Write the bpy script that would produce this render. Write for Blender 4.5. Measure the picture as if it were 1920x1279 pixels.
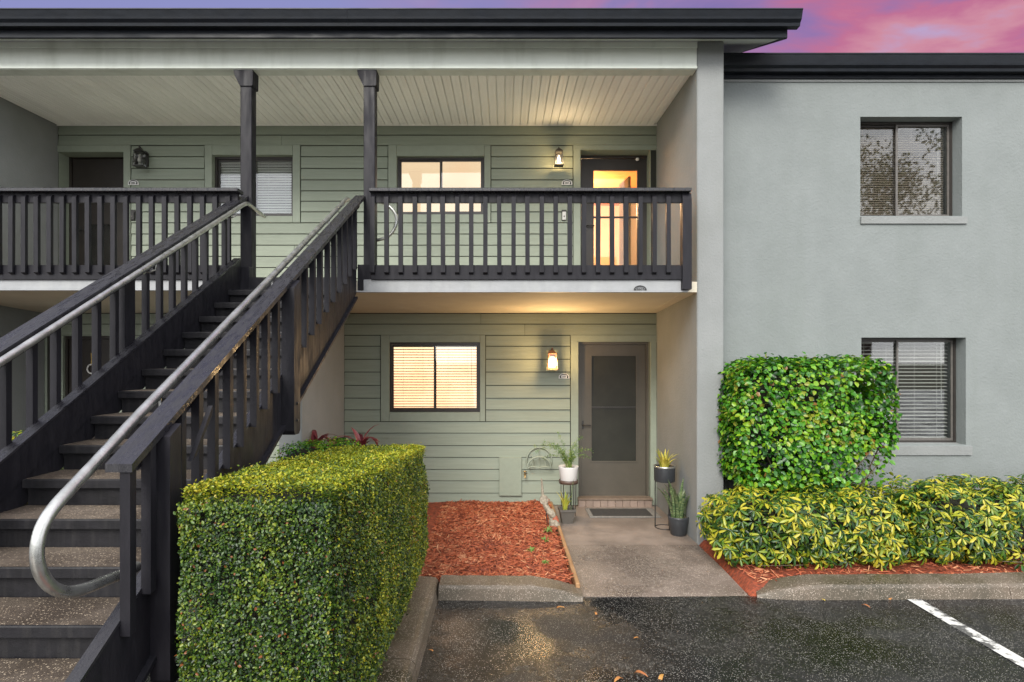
import bpy, bmesh, math, random
import numpy as np
from mathutils import Vector, Matrix, Euler

random.seed(7); rng = np.random.default_rng(7)
S = bpy.context.scene
for o in list(bpy.data.objects): bpy.data.objects.remove(o)
COL = S.collection
R = math.radians

# ------------------------------------------------------------------ camera
F = 1100.0; CX = 945.0; CY = 675.0; H = 2.0
cd = bpy.data.cameras.new('camera'); cam = bpy.data.objects.new('camera', cd); COL.objects.link(cam)
cam.location = (0, 0, H); cam.rotation_euler = (R(90), 0, 0)
cd.sensor_width = 36.0; cd.lens = 36.0 * F / 1920.0
cd.shift_x = (960 - CX) / 1920.0; cd.shift_y = (CY - 639.5) / 1920.0
cd.clip_start = 0.05; cd.clip_end = 2000
S.camera = cam

# ------------------------------------------------------------------ sky and sun
SUN_EL, SUN_AZ = R(36), R(196)      # soft low light from behind the camera, through thin cloud
w = bpy.data.worlds.new('World'); S.world = w; w.use_nodes = True
nt = w.node_tree; nt.nodes.clear()
def wn(t, **k):
    n = nt.nodes.new(t)
    for a, b in k.items(): setattr(n, a, b)
    return n
L = nt.links.new
out = wn('ShaderNodeOutputWorld')
sky = wn('ShaderNodeTexSky', sky_type='NISHITA'); sky.sun_disc = False
sky.sun_elevation = SUN_EL; sky.sun_rotation = SUN_AZ
bg1 = wn('ShaderNodeBackground'); bg1.inputs[1].default_value = 0.06; L(sky.outputs[0], bg1.inputs[0])
tc = wn('ShaderNodeTexCoord')
mp = wn('ShaderNodeMapping'); mp.inputs['Scale'].default_value = (1.0, 1.0, 3.2); mp.inputs['Location'].default_value = (0.35, 0.1, 0.4)
mp.inputs['Rotation'].default_value = (0, R(-14), 0)
L(tc.outputs['Generated'], mp.inputs[0])
nz = wn('ShaderNodeTexNoise'); nz.inputs['Scale'].default_value = 2.6; nz.inputs['Detail'].default_value = 7
nz.inputs['Roughness'].default_value = 0.52; nz.inputs['Distortion'].default_value = 0.5
L(mp.outputs[0], nz.inputs[0])
cr = wn('ShaderNodeValToRGB'); e = cr.color_ramp.elements
e[0].position = 0.34; e[0].color = (0.07, 0.05, 0.15, 1)
e[1].position = 0.70; e[1].color = (0.20, 0.17, 0.29, 1)
for p, c in ((0.43, (0.13, 0.065, 0.16, 1)), (0.50, (0.23, 0.06, 0.11, 1)), (0.56, (0.27, 0.105, 0.135, 1)), (0.62, (0.22, 0.145, 0.23, 1))):
    q = cr.color_ramp.elements.new(p); q.color = c
L(nz.outputs[0], cr.inputs[0])
sp = wn('ShaderNodeSeparateXYZ'); L(tc.outputs['Generated'], sp.inputs[0])
# lavender towards the left, the pink glow towards the right of the horizon behind the roof
mx = wn('ShaderNodeMapRange'); mx.inputs['From Min'].default_value = -0.25; mx.inputs['From Max'].default_value = 0.42
L(sp.outputs[0], mx.inputs[0])
lav = wn('ShaderNodeMix', data_type='RGBA'); lav.inputs[6].default_value = (0.115, 0.115, 0.235, 1)
L(mx.outputs[0], lav.inputs[0]); L(cr.outputs[0], lav.inputs[7])
my = wn('ShaderNodeMapRange'); my.inputs['From Min'].default_value = -0.15; my.inputs['From Max'].default_value = 0.55
L(sp.outputs[1], my.inputs[0])
grey = wn('ShaderNodeMix', data_type='RGBA')
cr2 = wn('ShaderNodeValToRGB'); cr2.color_ramp.elements[0].position = .35; cr2.color_ramp.elements[0].color = (0.80, 0.82, 0.88, 1)
cr2.color_ramp.elements[1].position = .65; cr2.color_ramp.elements[1].color = (1.15, 1.13, 1.10, 1)
L(nz.outputs[0], cr2.inputs[0]); L(cr2.outputs[0], grey.inputs[6])
L(my.outputs[0], grey.inputs[0]); L(lav.outputs[2], grey.inputs[7])
bg2 = wn('ShaderNodeBackground'); bg2.inputs[1].default_value = 0.90; L(grey.outputs[2], bg2.inputs[0])
mixs = wn('ShaderNodeMixShader'); mixs.inputs[0].default_value = 0.9
L(bg1.outputs[0], mixs.inputs[1]); L(bg2.outputs[0], mixs.inputs[2]); L(mixs.outputs[0], out.inputs[0])

sd = bpy.data.lights.new('sun', 'SUN'); sd.energy = 1.3; sd.angle = R(26); sd.color = (1.0, 0.95, 0.86)
sun = bpy.data.objects.new('sun', sd); COL.objects.link(sun)
# light direction matches the sky's sun: azimuth measured clockwise from +Y
dirv = Vector((math.sin(SUN_AZ) * math.cos(SUN_EL), math.cos(SUN_AZ) * math.cos(SUN_EL), math.sin(SUN_EL)))
sun.rotation_euler = dirv.to_track_quat('Z', 'Y').to_euler(); sun.location = dirv * 30

vs = S.view_settings; S.display_settings.display_device = 'sRGB'
vs.view_transform = 'Standard'; vs.look = 'None'; vs.gamma = 1; vs.exposure = 1.45; vs.use_curve_mapping = False

# ------------------------------------------------------------------ materials
def nodes(m):
    m.use_nodes = True; t = m.node_tree; t.nodes.clear(); return t
def mat(name, c1, c2=None, rough=0.7, scale=8, bump=0.0, bscale=60, stretch=(1, 1, 1), metal=0.0, spec=0.5,
        rough2=None, detail=5, p=(0.35, 0.7), streak=None, transl=0, objrand=0.0):
    """procedural paint / wood / stucco: world-space noise in colour, roughness and relief"""
    m = bpy.data.materials.new(name); t = nodes(m); N = t.nodes.new; K = t.links.new
    o = N('ShaderNodeOutputMaterial'); b = N('ShaderNodeBsdfPrincipled'); K(b.outputs[0], o.inputs[0])
    b.inputs['Metallic'].default_value = metal; b.inputs['Specular IOR Level'].default_value = spec
    g = N('ShaderNodeNewGeometry'); mpp = N('ShaderNodeMapping'); mpp.inputs['Scale'].default_value = stretch
    K(g.outputs['Position'], mpp.inputs[0])
    n1 = N('ShaderNodeTexNoise'); n1.inputs['Scale'].default_value = scale; n1.inputs['Detail'].default_value = detail
    n1.inputs['Roughness'].default_value = 0.62; K(mpp.outputs[0], n1.inputs[0])
    cr = N('ShaderNodeValToRGB'); cr.color_ramp.elements[0].position = p[0]; cr.color_ramp.elements[1].position = p[1]
    if c2 is None: c2 = tuple(x * 0.86 for x in c1)
    cr.color_ramp.elements[0].color = (*c2, 1); cr.color_ramp.elements[1].color = (*c1, 1)
    K(n1.outputs[0], cr.inputs[0]); col = cr.outputs[0]
    if streak:          # dirt that has run down the face
        sc, amt, scol = streak
        m2 = N('ShaderNodeMapping'); m2.inputs['Scale'].default_value = sc; K(g.outputs['Position'], m2.inputs[0])
        n2 = N('ShaderNodeTexNoise'); n2.inputs['Scale'].default_value = 1; n2.inputs['Detail'].default_value = 4; K(m2.outputs[0], n2.inputs[0])
        r2 = N('ShaderNodeMapRange'); r2.inputs['From Min'].default_value = .5; r2.inputs['From Max'].default_value = .75
        r2.inputs['To Max'].default_value = amt; K(n2.outputs[0], r2.inputs[0])
        mxx = N('ShaderNodeMix'); mxx.data_type = 'RGBA'; K(r2.outputs[0], mxx.inputs[0]); K(col, mxx.inputs[6]); mxx.inputs[7].default_value = (*scol, 1)
        col = mxx.outputs[2]
    if objrand:
        oi = N('ShaderNodeObjectInfo'); hs = N('ShaderNodeHueSaturation'); mr = N('ShaderNodeMapRange')
        mr.inputs['To Min'].default_value = 1 - objrand; mr.inputs['To Max'].default_value = 1 + objrand
        K(oi.outputs['Random'], mr.inputs[0]); K(mr.outputs[0], hs.inputs['Value']); K(col, hs.inputs['Color']); col = hs.outputs[0]
    K(col, b.inputs['Base Color'])
    if rough2 is None: b.inputs['Roughness'].default_value = rough
    else:
        n3 = N('ShaderNodeTexNoise'); n3.inputs['Scale'].default_value = scale * 0.7; n3.inputs['Detail'].default_value = 3; K(mpp.outputs[0], n3.inputs[0])
        r3 = N('ShaderNodeMapRange'); r3.inputs['From Min'].default_value = .35; r3.inputs['From Max'].default_value = .65
        r3.inputs['To Min'].default_value = rough; r3.inputs['To Max'].default_value = rough2; K(n3.outputs[0], r3.inputs[0]); K(r3.outputs[0], b.inputs['Roughness'])
    if bump:
        n4 = N('ShaderNodeTexNoise'); n4.inputs['Scale'].default_value = bscale; n4.inputs['Detail'].default_value = 4; K(mpp.outputs[0], n4.inputs[0])
        bp = N('ShaderNodeBump'); bp.inputs['Strength'].default_value = bump; bp.inputs['Distance'].default_value = 0.01
        K(n4.outputs[0], bp.inputs['Height']); K(bp.outputs[0], b.inputs['Normal'])
    return m
def emis(name, c, s, c2=None, sc=2.0):
    m = bpy.data.materials.new(name); t = nodes(m); N = t.nodes.new
    o = N('ShaderNodeOutputMaterial'); b = N('ShaderNodeEmission'); b.inputs[0].default_value = (*c, 1); b.inputs[1].default_value = s
    if c2:
        g = N('ShaderNodeNewGeometry'); n = N('ShaderNodeTexNoise'); n.inputs['Scale'].default_value = sc; n.inputs['Detail'].default_value = 1
        t.links.new(g.outputs['Position'], n.inputs[0]); r = N('ShaderNodeValToRGB'); r.color_ramp.elements[0].position = .4; r.color_ramp.elements[1].position = .6
        r.color_ramp.elements[0].color = (*c2, 1); r.color_ramp.elements[1].color = (*c, 1); t.links.new(n.outputs[0], r.inputs[0]); t.links.new(r.outputs[0], b.inputs[0])
    t.links.new(b.outputs[0], o.inputs[0]); return m
def glassmat(name, tint=(1, 1, 1), refl=0.12, rough=0.02):
    m = bpy.data.materials.new(name); t = nodes(m); N = t.nodes.new; K = t.links.new
    o = N('ShaderNodeOutputMaterial'); tr = N('ShaderNodeBsdfTransparent'); tr.inputs[0].default_value = (*tint, 1)
    gl = N('ShaderNodeBsdfGlossy'); gl.inputs['Roughness'].default_value = rough; fr = N('ShaderNodeFresnel'); fr.inputs[0].default_value = 1.5
    ad = N('ShaderNodeMath'); ad.operation = 'ADD'; ad.inputs[1].default_value = refl; K(fr.outputs[0], ad.inputs[0])
    mx = N('ShaderNodeMixShader'); K(ad.outputs[0], mx.inputs[0]); K(tr.outputs[0], mx.inputs[1]); K(gl.outputs[0], mx.inputs[2]); K(mx.outputs[0], o.inputs[0])
    return m
def aggregate(name, base, base2, specks, sp_amt, rough=(.25, .6), sscale=170, patch=None, bump=.5, wet=False):
    """wet concrete or asphalt with exposed stones"""
    m = bpy.data.materials.new(name); t = nodes(m); N = t.nodes.new; K = t.links.new
    o = N('ShaderNodeOutputMaterial'); b = N('ShaderNodeBsdfPrincipled'); K(b.outputs[0], o.inputs[0])
    g = N('ShaderNodeNewGeometry')
    n1 = N('ShaderNodeTexNoise'); n1.inputs['Scale'].default_value = 1.3; n1.inputs['Detail'].default_value = 8; n1.inputs['Roughness'].default_value = .65
    K(g.outputs['Position'], n1.inputs[0])
    r1 = N('ShaderNodeValToRGB'); r1.color_ramp.elements[0].position = .38; r1.color_ramp.elements[1].position = .64
    r1.color_ramp.elements[0].color = (*base2, 1); r1.color_ramp.elements[1].color = (*base, 1); K(n1.outputs[0], r1.inputs[0])
    v = N('ShaderNodeTexVoronoi'); v.inputs['Scale'].default_value = sscale; K(g.outputs['Position'], v.inputs[0])
    sr = N('ShaderNodeSeparateColor'); K(v.outputs['Color'], sr.inputs[0])
    n2 = N('ShaderNodeTexNoise'); n2.inputs['Scale'].default_value = 2.2; n2.inputs['Detail'].default_value = 4; K(g.outputs['Position'], n2.inputs[0])
    thr = N('ShaderNodeMapRange'); thr.inputs['From Min'].default_value = .3; thr.inputs['From Max'].default_value = .7
    thr.inputs['To Min'].default_value = 1 - sp_amt * .45; thr.inputs['To Max'].default_value = 1 - sp_amt * 1.5; K(n2.outputs[0], thr.inputs[0])
    gt = N('ShaderNodeMath'); gt.operation = 'GREATER_THAN'; K(sr.outputs[0], gt.inputs[0]); K(thr.outputs[0], gt.inputs[1])
    ds = N('ShaderNodeMath'); ds.operation = 'LESS_THAN'; ds.inputs[1].default_value = .5; K(v.outputs['Distance'], ds.inputs[0])
    mu = N('ShaderNodeMath'); mu.operation = 'MULTIPLY'; K(gt.outputs[0], mu.inputs[0]); K(ds.outputs[0], mu.inputs[1])
    r2 = N('ShaderNodeValToRGB'); r2.color_ramp.elements[0].color = (*specks[0], 1); r2.color_ramp.elements[1].color = (*specks[1], 1); K(sr.outputs[1], r2.inputs[0])
    mx = N('ShaderNodeMix'); mx.data_type = 'RGBA'; K(mu.outputs[0], mx.inputs[0]); K(r1.outputs[0], mx.inputs[6]); K(r2.outputs[0], mx.inputs[7])
    K(mx.outputs[2], b.inputs['Base Color'])
    rr = N('ShaderNodeMapRange'); rr.inputs['From Min'].default_value = .4; rr.inputs['From Max'].default_value = .6
    rr.inputs['To Min'].default_value = rough[0]; rr.inputs['To Max'].default_value = rough[1]; K(n1.outputs[0], rr.inputs[0]); K(rr.outputs[0], b.inputs['Roughness'])
    n5 = N('ShaderNodeTexNoise'); n5.inputs['Scale'].default_value = sscale * .8; n5.inputs['Detail'].default_value = 3; K(g.outputs['Position'], n5.inputs[0])
    bp = N('ShaderNodeBump'); bp.inputs['Strength'].default_value = bump; bp.inputs['Distance'].default_value = .006; K(n5.outputs[0], bp.inputs['Height'])
    if wet:
        b2 = N('ShaderNodeMapRange'); b2.inputs['From Min'].default_value = .42; b2.inputs['From Max'].default_value = .6
        b2.inputs['To Min'].default_value = bump * .28; b2.inputs['To Max'].default_value = bump; K(n1.outputs[0], b2.inputs[0]); K(b2.outputs[0], bp.inputs['Strength'])
    K(bp.outputs[0], b.inputs['Normal']); return m
def leafmat(name, cols, rough=.38, spec=.5, objrand=False, transl=.25):
    """cols: list of (pos, colour); a random pick for every leaf, some light passes through"""
    m = bpy.data.materials.new(name); t = nodes(m); N = t.nodes.new; K = t.links.new
    o = N('ShaderNodeOutputMaterial'); b = N('ShaderNodeBsdfPrincipled')
    g = N('ShaderNodeNewGeometry'); src = g.outputs['Random Per Island']
    if objrand:
        oi = N('ShaderNodeObjectInfo'); ad = N('ShaderNodeMath'); ad.operation = 'ADD'; K(src, ad.inputs[0]); K(oi.outputs['Random'], ad.inputs[1])
        fr = N('ShaderNodeMath'); fr.operation = 'FRACT'; K(ad.outputs[0], fr.inputs[0]); src = fr.outputs[0]
    cn = N('ShaderNodeTexNoise'); cn.inputs['Scale'].default_value = 3.2; cn.inputs['Detail'].default_value = 3; K(g.outputs['Position'], cn.inputs[0])
    cm = N('ShaderNodeMapRange'); cm.inputs['From Min'].default_value = .3; cm.inputs['From Max'].default_value = .7; cm.inputs['To Min'].default_value = -.26; cm.inputs['To Max'].default_value = .24; K(cn.outputs[0], cm.inputs[0])
    ca = N('ShaderNodeMath'); ca.operation = 'ADD'; ca.use_clamp = True; K(src, ca.inputs[0]); K(cm.outputs[0], ca.inputs[1])
    gtn = N('ShaderNodeMath'); gtn.operation = 'GREATER_THAN'; gtn.inputs[1].default_value = .988; K(src, gtn.inputs[0])
    mn = N('ShaderNodeMath'); mn.operation = 'MINIMUM'; mn.inputs[1].default_value = .95; K(ca.outputs[0], mn.inputs[0])
    mxn = N('ShaderNodeMath'); mxn.operation = 'MAXIMUM'; K(mn.outputs[0], mxn.inputs[0]); K(gtn.outputs[0], mxn.inputs[1]); src = mxn.outputs[0]
    r = N('ShaderNodeValToRGB'); el = r.color_ramp.elements
    el[0].position, el[0].color = cols[0][0], (*cols[0][1], 1); el[1].position, el[1].color = cols[-1][0], (*cols[-1][1], 1)
    for p_, c_ in cols[1:-1]: q = el.new(p_); q.color = (*c_, 1)
    K(src, r.inputs[0]); K(r.outputs[0], b.inputs['Base Color']); b.inputs['Roughness'].default_value = rough
    b.inputs['Specular IOR Level'].default_value = spec
    tl = N('ShaderNodeBsdfTranslucent'); K(r.outputs[0], tl.inputs[0]); mx = N('ShaderNodeMixShader'); mx.inputs[0].default_value = transl
    K(b.outputs[0], mx.inputs[1]); K(tl.outputs[0], mx.inputs[2]); K(mx.outputs[0], o.inputs[0]); return m

M = {}
M['stucco'] = mat('grey_stucco', (.202, .223, .223), (.178, .198, .197), rough=.85, scale=2.6, detail=8, bump=.5, bscale=42, streak=((5, 5, .55), .28, (.160, .182, .172)))
M['stucco_light'] = mat('light_stucco', (.235, .247, .248), (.21, .222, .222), rough=.85, scale=3, detail=8, bump=.5, bscale=45, streak=((3, 3, 1.2), .3, (.19, .20, .185)))
M['siding'] = mat('green_siding_paint', (.268, .308, .246), (.236, .273, .217), rough=.55, scale=4, bump=.35, bscale=30, stretch=(.6, 1, 9), objrand=.05)
M['trim'] = mat('green_trim_paint', (.268, .308, .246), (.244, .281, .224), rough=.55, scale=4, bump=.2, bscale=40, stretch=(3, 1, 3), objrand=.03)
M['ceiling'] = mat('cream_ceiling_paint', (.90, .90, .87), (.85, .85, .82), rough=.55, scale=2, bump=.08, bscale=50, objrand=.04)
M['beam'] = mat('pale_green_beam_paint', (.66, .70, .65), (.61, .65, .60), rough=.7, scale=2.5, bump=.15, bscale=50, streak=((6, 6, 1), .3, (.28, .31, .25)))
M['white'] = mat('white_fascia_paint', (.31, .32, .335), (.26, .27, .28), rough=.55, scale=6, bump=.12, bscale=60, streak=((9, 9, 1), .25, (.42, .43, .42)))
M['cream'] = mat('cream_soffit_paint', (.58, .54, .44), (.52, .48, .39), rough=.8, scale=3, bump=.15, bscale=60)
M['black'] = mat('charcoal_wood_paint', (.018, .0175, .022), (.012, .0118, .0155), rough=.34, rough2=.65, scale=9, bump=.1, bscale=90, stretch=(3, 3, .6), objrand=.12, spec=.2)
M['riser'] = mat('black_riser_paint', (.016, .0155, .019), (.009, .009, .011), rough=.4, rough2=.7, scale=9, bump=.12, bscale=40, spec=.28, streak=((38, 1, 3), .35, (.04, .038, .038)))
M['black_rail'] = mat('wet_charcoal_rail_paint', (.021, .0205, .025), (.013, .013, .017), rough=.14, rough2=.55, scale=14, bump=.3, bscale=38, stretch=(4, 1, 1))
M['gutter'] = mat('dark_wet_gutter_metal', (.012, .015, .021), (.008, .010, .014), rough=.3, rough2=.55, scale=6, bump=.12, bscale=60, stretch=(1, 1, 3), spec=.2)
M['shingle'] = mat('dark_roof_shingle', (.05, .05, .052), (.03, .03, .033), rough=.8, scale=20, bump=.5, bscale=40)
M['bronze'] = mat('bronze_window_frame', (.035, .030, .027), (.025, .022, .02), rough=.35, scale=20)
M['bronze_light'] = mat('weathered_bronze_frame', (.13, .12, .11), (.09, .085, .08), rough=.4, scale=20)
M['door'] = mat('taupe_door_paint', (.080, .071, .056), (.068, .061, .048), rough=.45, scale=5, bump=.05)
M['door_dark'] = mat('dark_brown_door_paint', (.030, .024, .020), (.022, .018, .015), rough=.4, scale=6)
M['screen'] = mat('dark_insect_screen', (.026, .027, .021), (.016, .017, .013), spec=.35, rough=.5, scale=3, bump=.15, bscale=400)
M['glass'] = glassmat('window_glass', (.93, .95, .94), .05)
M['glass_dark'] = glassmat('reflective_window_glass', (.88, .88, .86), .02)
M['glass_door'] = glassmat('storm_door_glass', (.95, .93, .9), .03)
M['blind'] = mat('white_blind_slat', (.80, .79, .77), (.76, .75, .73), rough=.5, scale=3)
M['blind_tan'] = mat('tan_blind_slat', (.42, .36, .31), (.38, .33, .28), rough=.5, scale=3)
M['blind_lit'] = mat('warm_white_blind_slat', (.78, .74, .66), (.74, .70, .62), rough=.5, scale=3, transl=1)
M['dark_room'] = mat('dark_room_wall', (.05, .045, .042), rough=.9)
M['lit_room'] = emis('lit_room', (1.0, .62, .36), 1.0, (1.0, .52, .29), 2.2)
M['lit_shade'] = emis('lit_roller_shade', (1.0, .72, .46), .44, (1.0, .66, .40), 1.3)
M['pipe'] = mat('galvanised_pipe', (.52, .53, .52), (.36, .37, .35), rough=.22, rough2=.42, scale=14, metal=.85, bump=.08, bscale=60)
M['tread'] = aggregate('brown_aggregate_tread', (.155, .125, .098), (.06, .047, .037), ((.20, .15, .10), (.5, .42, .32)), .16, (.3, .65), 150)
M['asphalt'] = aggregate('wet_asphalt', (.017, .017, .018), (.006, .006, .007), ((.05, .05, .05), (.34, .33, .30)), .20, (.04, .45), 170, bump=.8, wet=True)
M['walk'] = aggregate('wet_exposed_aggregate_walk', (.27, .22, .19), (.16, .13, .11), ((.25, .2, .16), (.42, .36, .30)), .05, (.28, .6), 120, bump=.25)
M['walk_agg'] = aggregate('wet_exposed_pebble_walk', (.21, .17, .145), (.115, .092, .078), ((.22, .18, .15), (.55, .49, .42)), .26, (.2, .6), 135, bump=.6)
M['groove_shade'] = mat('groove_shade_dark', (.03, .032, .025), rough=.9)  # shade of the siding grooves, put into a dark flat colour
M['kerb'] = aggregate('wet_kerb_concrete', (.135, .105, .078), (.055, .048, .032), ((.18, .15, .12), (.42, .36, .30)), .22, (.25, .55), 150, bump=.5)
M['mulch'] = mat('red_mulch', (.38, .075, .028), (.10, .025, .012), rough=.8, scale=22, bump=1.0, bscale=70, stretch=(1, 1.6, 1))
M['chip'] = leafmat('mulch_chip', [(0, (.16, .035, .016)), (.4, (.34, .075, .028)), (.8, (.42, .12, .05)), (1, (.55, .27, .14))], rough=.7, transl=0)
M['soil'] = mat('soil_and_grass', (.06, .07, .03), (.04, .035, .02), rough=.95, scale=3, bump=.6, bscale=30)
M['paint_line'] = mat('worn_white_line_paint', (.62, .62, .60), (.10, .10, .10), rough=.4, scale=13, p=(.44, .52), bump=.3, bscale=100)
M['edging'] = mat('yellowed_timber_edging', (.40, .23, .11), (.27, .15, .07), rough=.7, scale=8, stretch=(3, .6, 3), bump=.3)
M['brick'] = mat('pale_threshold_paver', (.30, .225, .18), (.24, .18, .15), rough=.6, scale=10, bump=.2, objrand=.12)
M['mat'] = mat('dark_grey_doormat_fibre', (.055, .052, .05), (.03, .03, .03), rough=.95, scale=60, bump=.8, bscale=220)
M['mat_print'] = mat('pale_doormat_border', (.26, .25, .23), (.16, .155, .15), rough=.95, scale=40, bump=.6, bscale=220)
M['pot_white'] = mat('white_glazed_pot', (.68, .67, .66), (.64, .63, .62), rough=.25, scale=4)
M['pot_dark'] = mat('dark_slate_pot', (.040, .044, .050), (.028, .031, .036), rough=.4, scale=8)
M['pot_grey'] = mat('grey_plastic_pot', (.10, .092, .08), (.08, .072, .062), rough=.5, scale=8)
M['iron'] = mat('black_iron', (.03, .028, .027), (.02, .019, .018), rough=.45, scale=12)
M['wood'] = mat('brown_wood_ring', (.12, .075, .055), (.08, .05, .04), rough=.5, scale=10)
M['earth'] = mat('potting_soil', (.04, .028, .02), rough=.95, scale=40, bump=.8)
M['sign'] = mat('sign_white_enamel', (.72, .72, .70), (.66, .66, .64), rough=.3, scale=10)
M['sign_black'] = mat('sign_black_enamel', (.02, .02, .02), rough=.35)
M['threshold'] = mat('tan_metal_threshold', (.20, .155, .115), (.15, .11, .085), rough=.4, scale=12)
M['copper'] = mat('weathered_copper', (.24, .11, .07), (.15, .07, .045), rough=.45, metal=.35, scale=20)
M['lamp_glass'] = glassmat('lantern_glass', (1, .97, .9), .04)
M['bulb_on'] = emis('lit_bulb', (1.0, .72, .36), 30)
M['bulb_dim'] = emis('glowing_bulb', (1.0, .80, .55), 2.4)
M['frost'] = emis('lit_frosted_glass', (1.0, .74, .34), 3.2)
M['bulb_off'] = mat('unlit_bulb_glass', (.5, .5, .48), rough=.2)
M['orn'] = mat('weathered_cream_ceramic', (.42, .37, .29), (.18, .15, .11), rough=.6, scale=30, bump=.4, bscale=60)
M['orn_red'] = mat('faded_red_ceramic', (.45, .12, .06), (.30, .09, .05), rough=.5, scale=30)
M['brass'] = mat('brass', (.50, .34, .15), (.35, .23, .1), rough=.35, metal=.8, scale=20)
M['plastic_white'] = mat('white_plastic', (.65, .65, .63), rough=.35)
M['bark'] = mat('grey_brown_bark', (.16, .12, .085), (.09, .065, .045), rough=.9, scale=20, stretch=(3, 3, 1), bump=.6)
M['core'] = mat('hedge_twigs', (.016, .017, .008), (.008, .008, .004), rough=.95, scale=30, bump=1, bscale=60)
M['yellow'] = mat('yellow_ribbon', (.55, .36, .05), rough=.6)
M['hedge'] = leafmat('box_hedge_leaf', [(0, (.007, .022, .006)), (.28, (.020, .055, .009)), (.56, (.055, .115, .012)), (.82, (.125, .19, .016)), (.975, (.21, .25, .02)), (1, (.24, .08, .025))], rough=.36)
M['hedge_new_lit'] = leafmat('box_hedge_lit_new_growth', [(0, (.04, .08, .010)), (.3, (.13, .19, .014)), (.6, (.28, .32, .018)), (.9, (.44, .43, .025)), (1, (.42, .30, .03))], rough=.36)  # yellow new growth; the hedge top's lit look is also put into this colour
M['bush'] = leafmat('hibiscus_leaf', [(0, (.009, .050, .006)), (.25, (.030, .15, .010)), (.6, (.095, .29, .014)), (.9, (.24, .40, .016)), (1, (.22, .11, .03))], rough=.34, objrand=True)
M['sch_y'] = leafmat('variegated_leaflet_yellow', [(0, (.010, .035, .006)), (.30, (.030, .10, .012)), (.52, (.09, .18, .014)), (.68, (.30, .34, .02)), (1, (.52, .45, .04))], rough=.34, objrand=True)
M['snake'] = mat('mottled_snake_plant_leaf', (.20, .25, .11), (.025, .07, .025), rough=.4, scale=34, stretch=(.6, .6, 2.2), p=(.42, .60), objrand=.25)
M['snake_y'] = leafmat('golden_snake_plant_leaf', [(0, (.20, .28, .04)), (.5, (.45, .44, .06)), (1, (.58, .50, .10))], rough=.4, objrand=True)
M['fern'] = leafmat('feathery_plant_leaf', [(0, (.06, .15, .03)), (.6, (.16, .28, .06)), (1, (.34, .38, .12))], rough=.5)
M['ti'] = leafmat('red_ti_leaf', [(0, (.08, .012, .02)), (.5, (.20, .03, .045)), (1, (.36, .10, .10))], rough=.35, objrand=True)
M['fallen'] = leafmat('fallen_leaf', [(0, (.50, .36, .06)), (.5, (.42, .20, .05)), (1, (.34, .10, .05))], rough=.6, objrand=True, transl=0)
M['orange'] = mat('orange_room_ceiling', (.80, .33, .10), (.74, .29, .09), rough=.8, scale=2)
M['roomwall'] = mat('cream_room_wall', (.75, .68, .56), (.7, .63, .52), rough=.8, scale=2)
M['roomfloor'] = mat('room_wood_floor', (.45, .20, .08), (.35, .15, .06), rough=.4, scale=6)
M['curtain'] = mat('olive_curtain', (.33, .27, .12), (.26, .21, .09), rough=.9, scale=3, stretch=(8, 1, .5))
# ------------------------------------------------------------------ mesh helpers
def fx(x, Y): return (x - CX) * Y / F
def fz(y, Y): return H - (y - CY) * Y / F
YF, YB, YW = 6.377, 8.07, 6.75          # porch front, porch back wall, right wing wall

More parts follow.
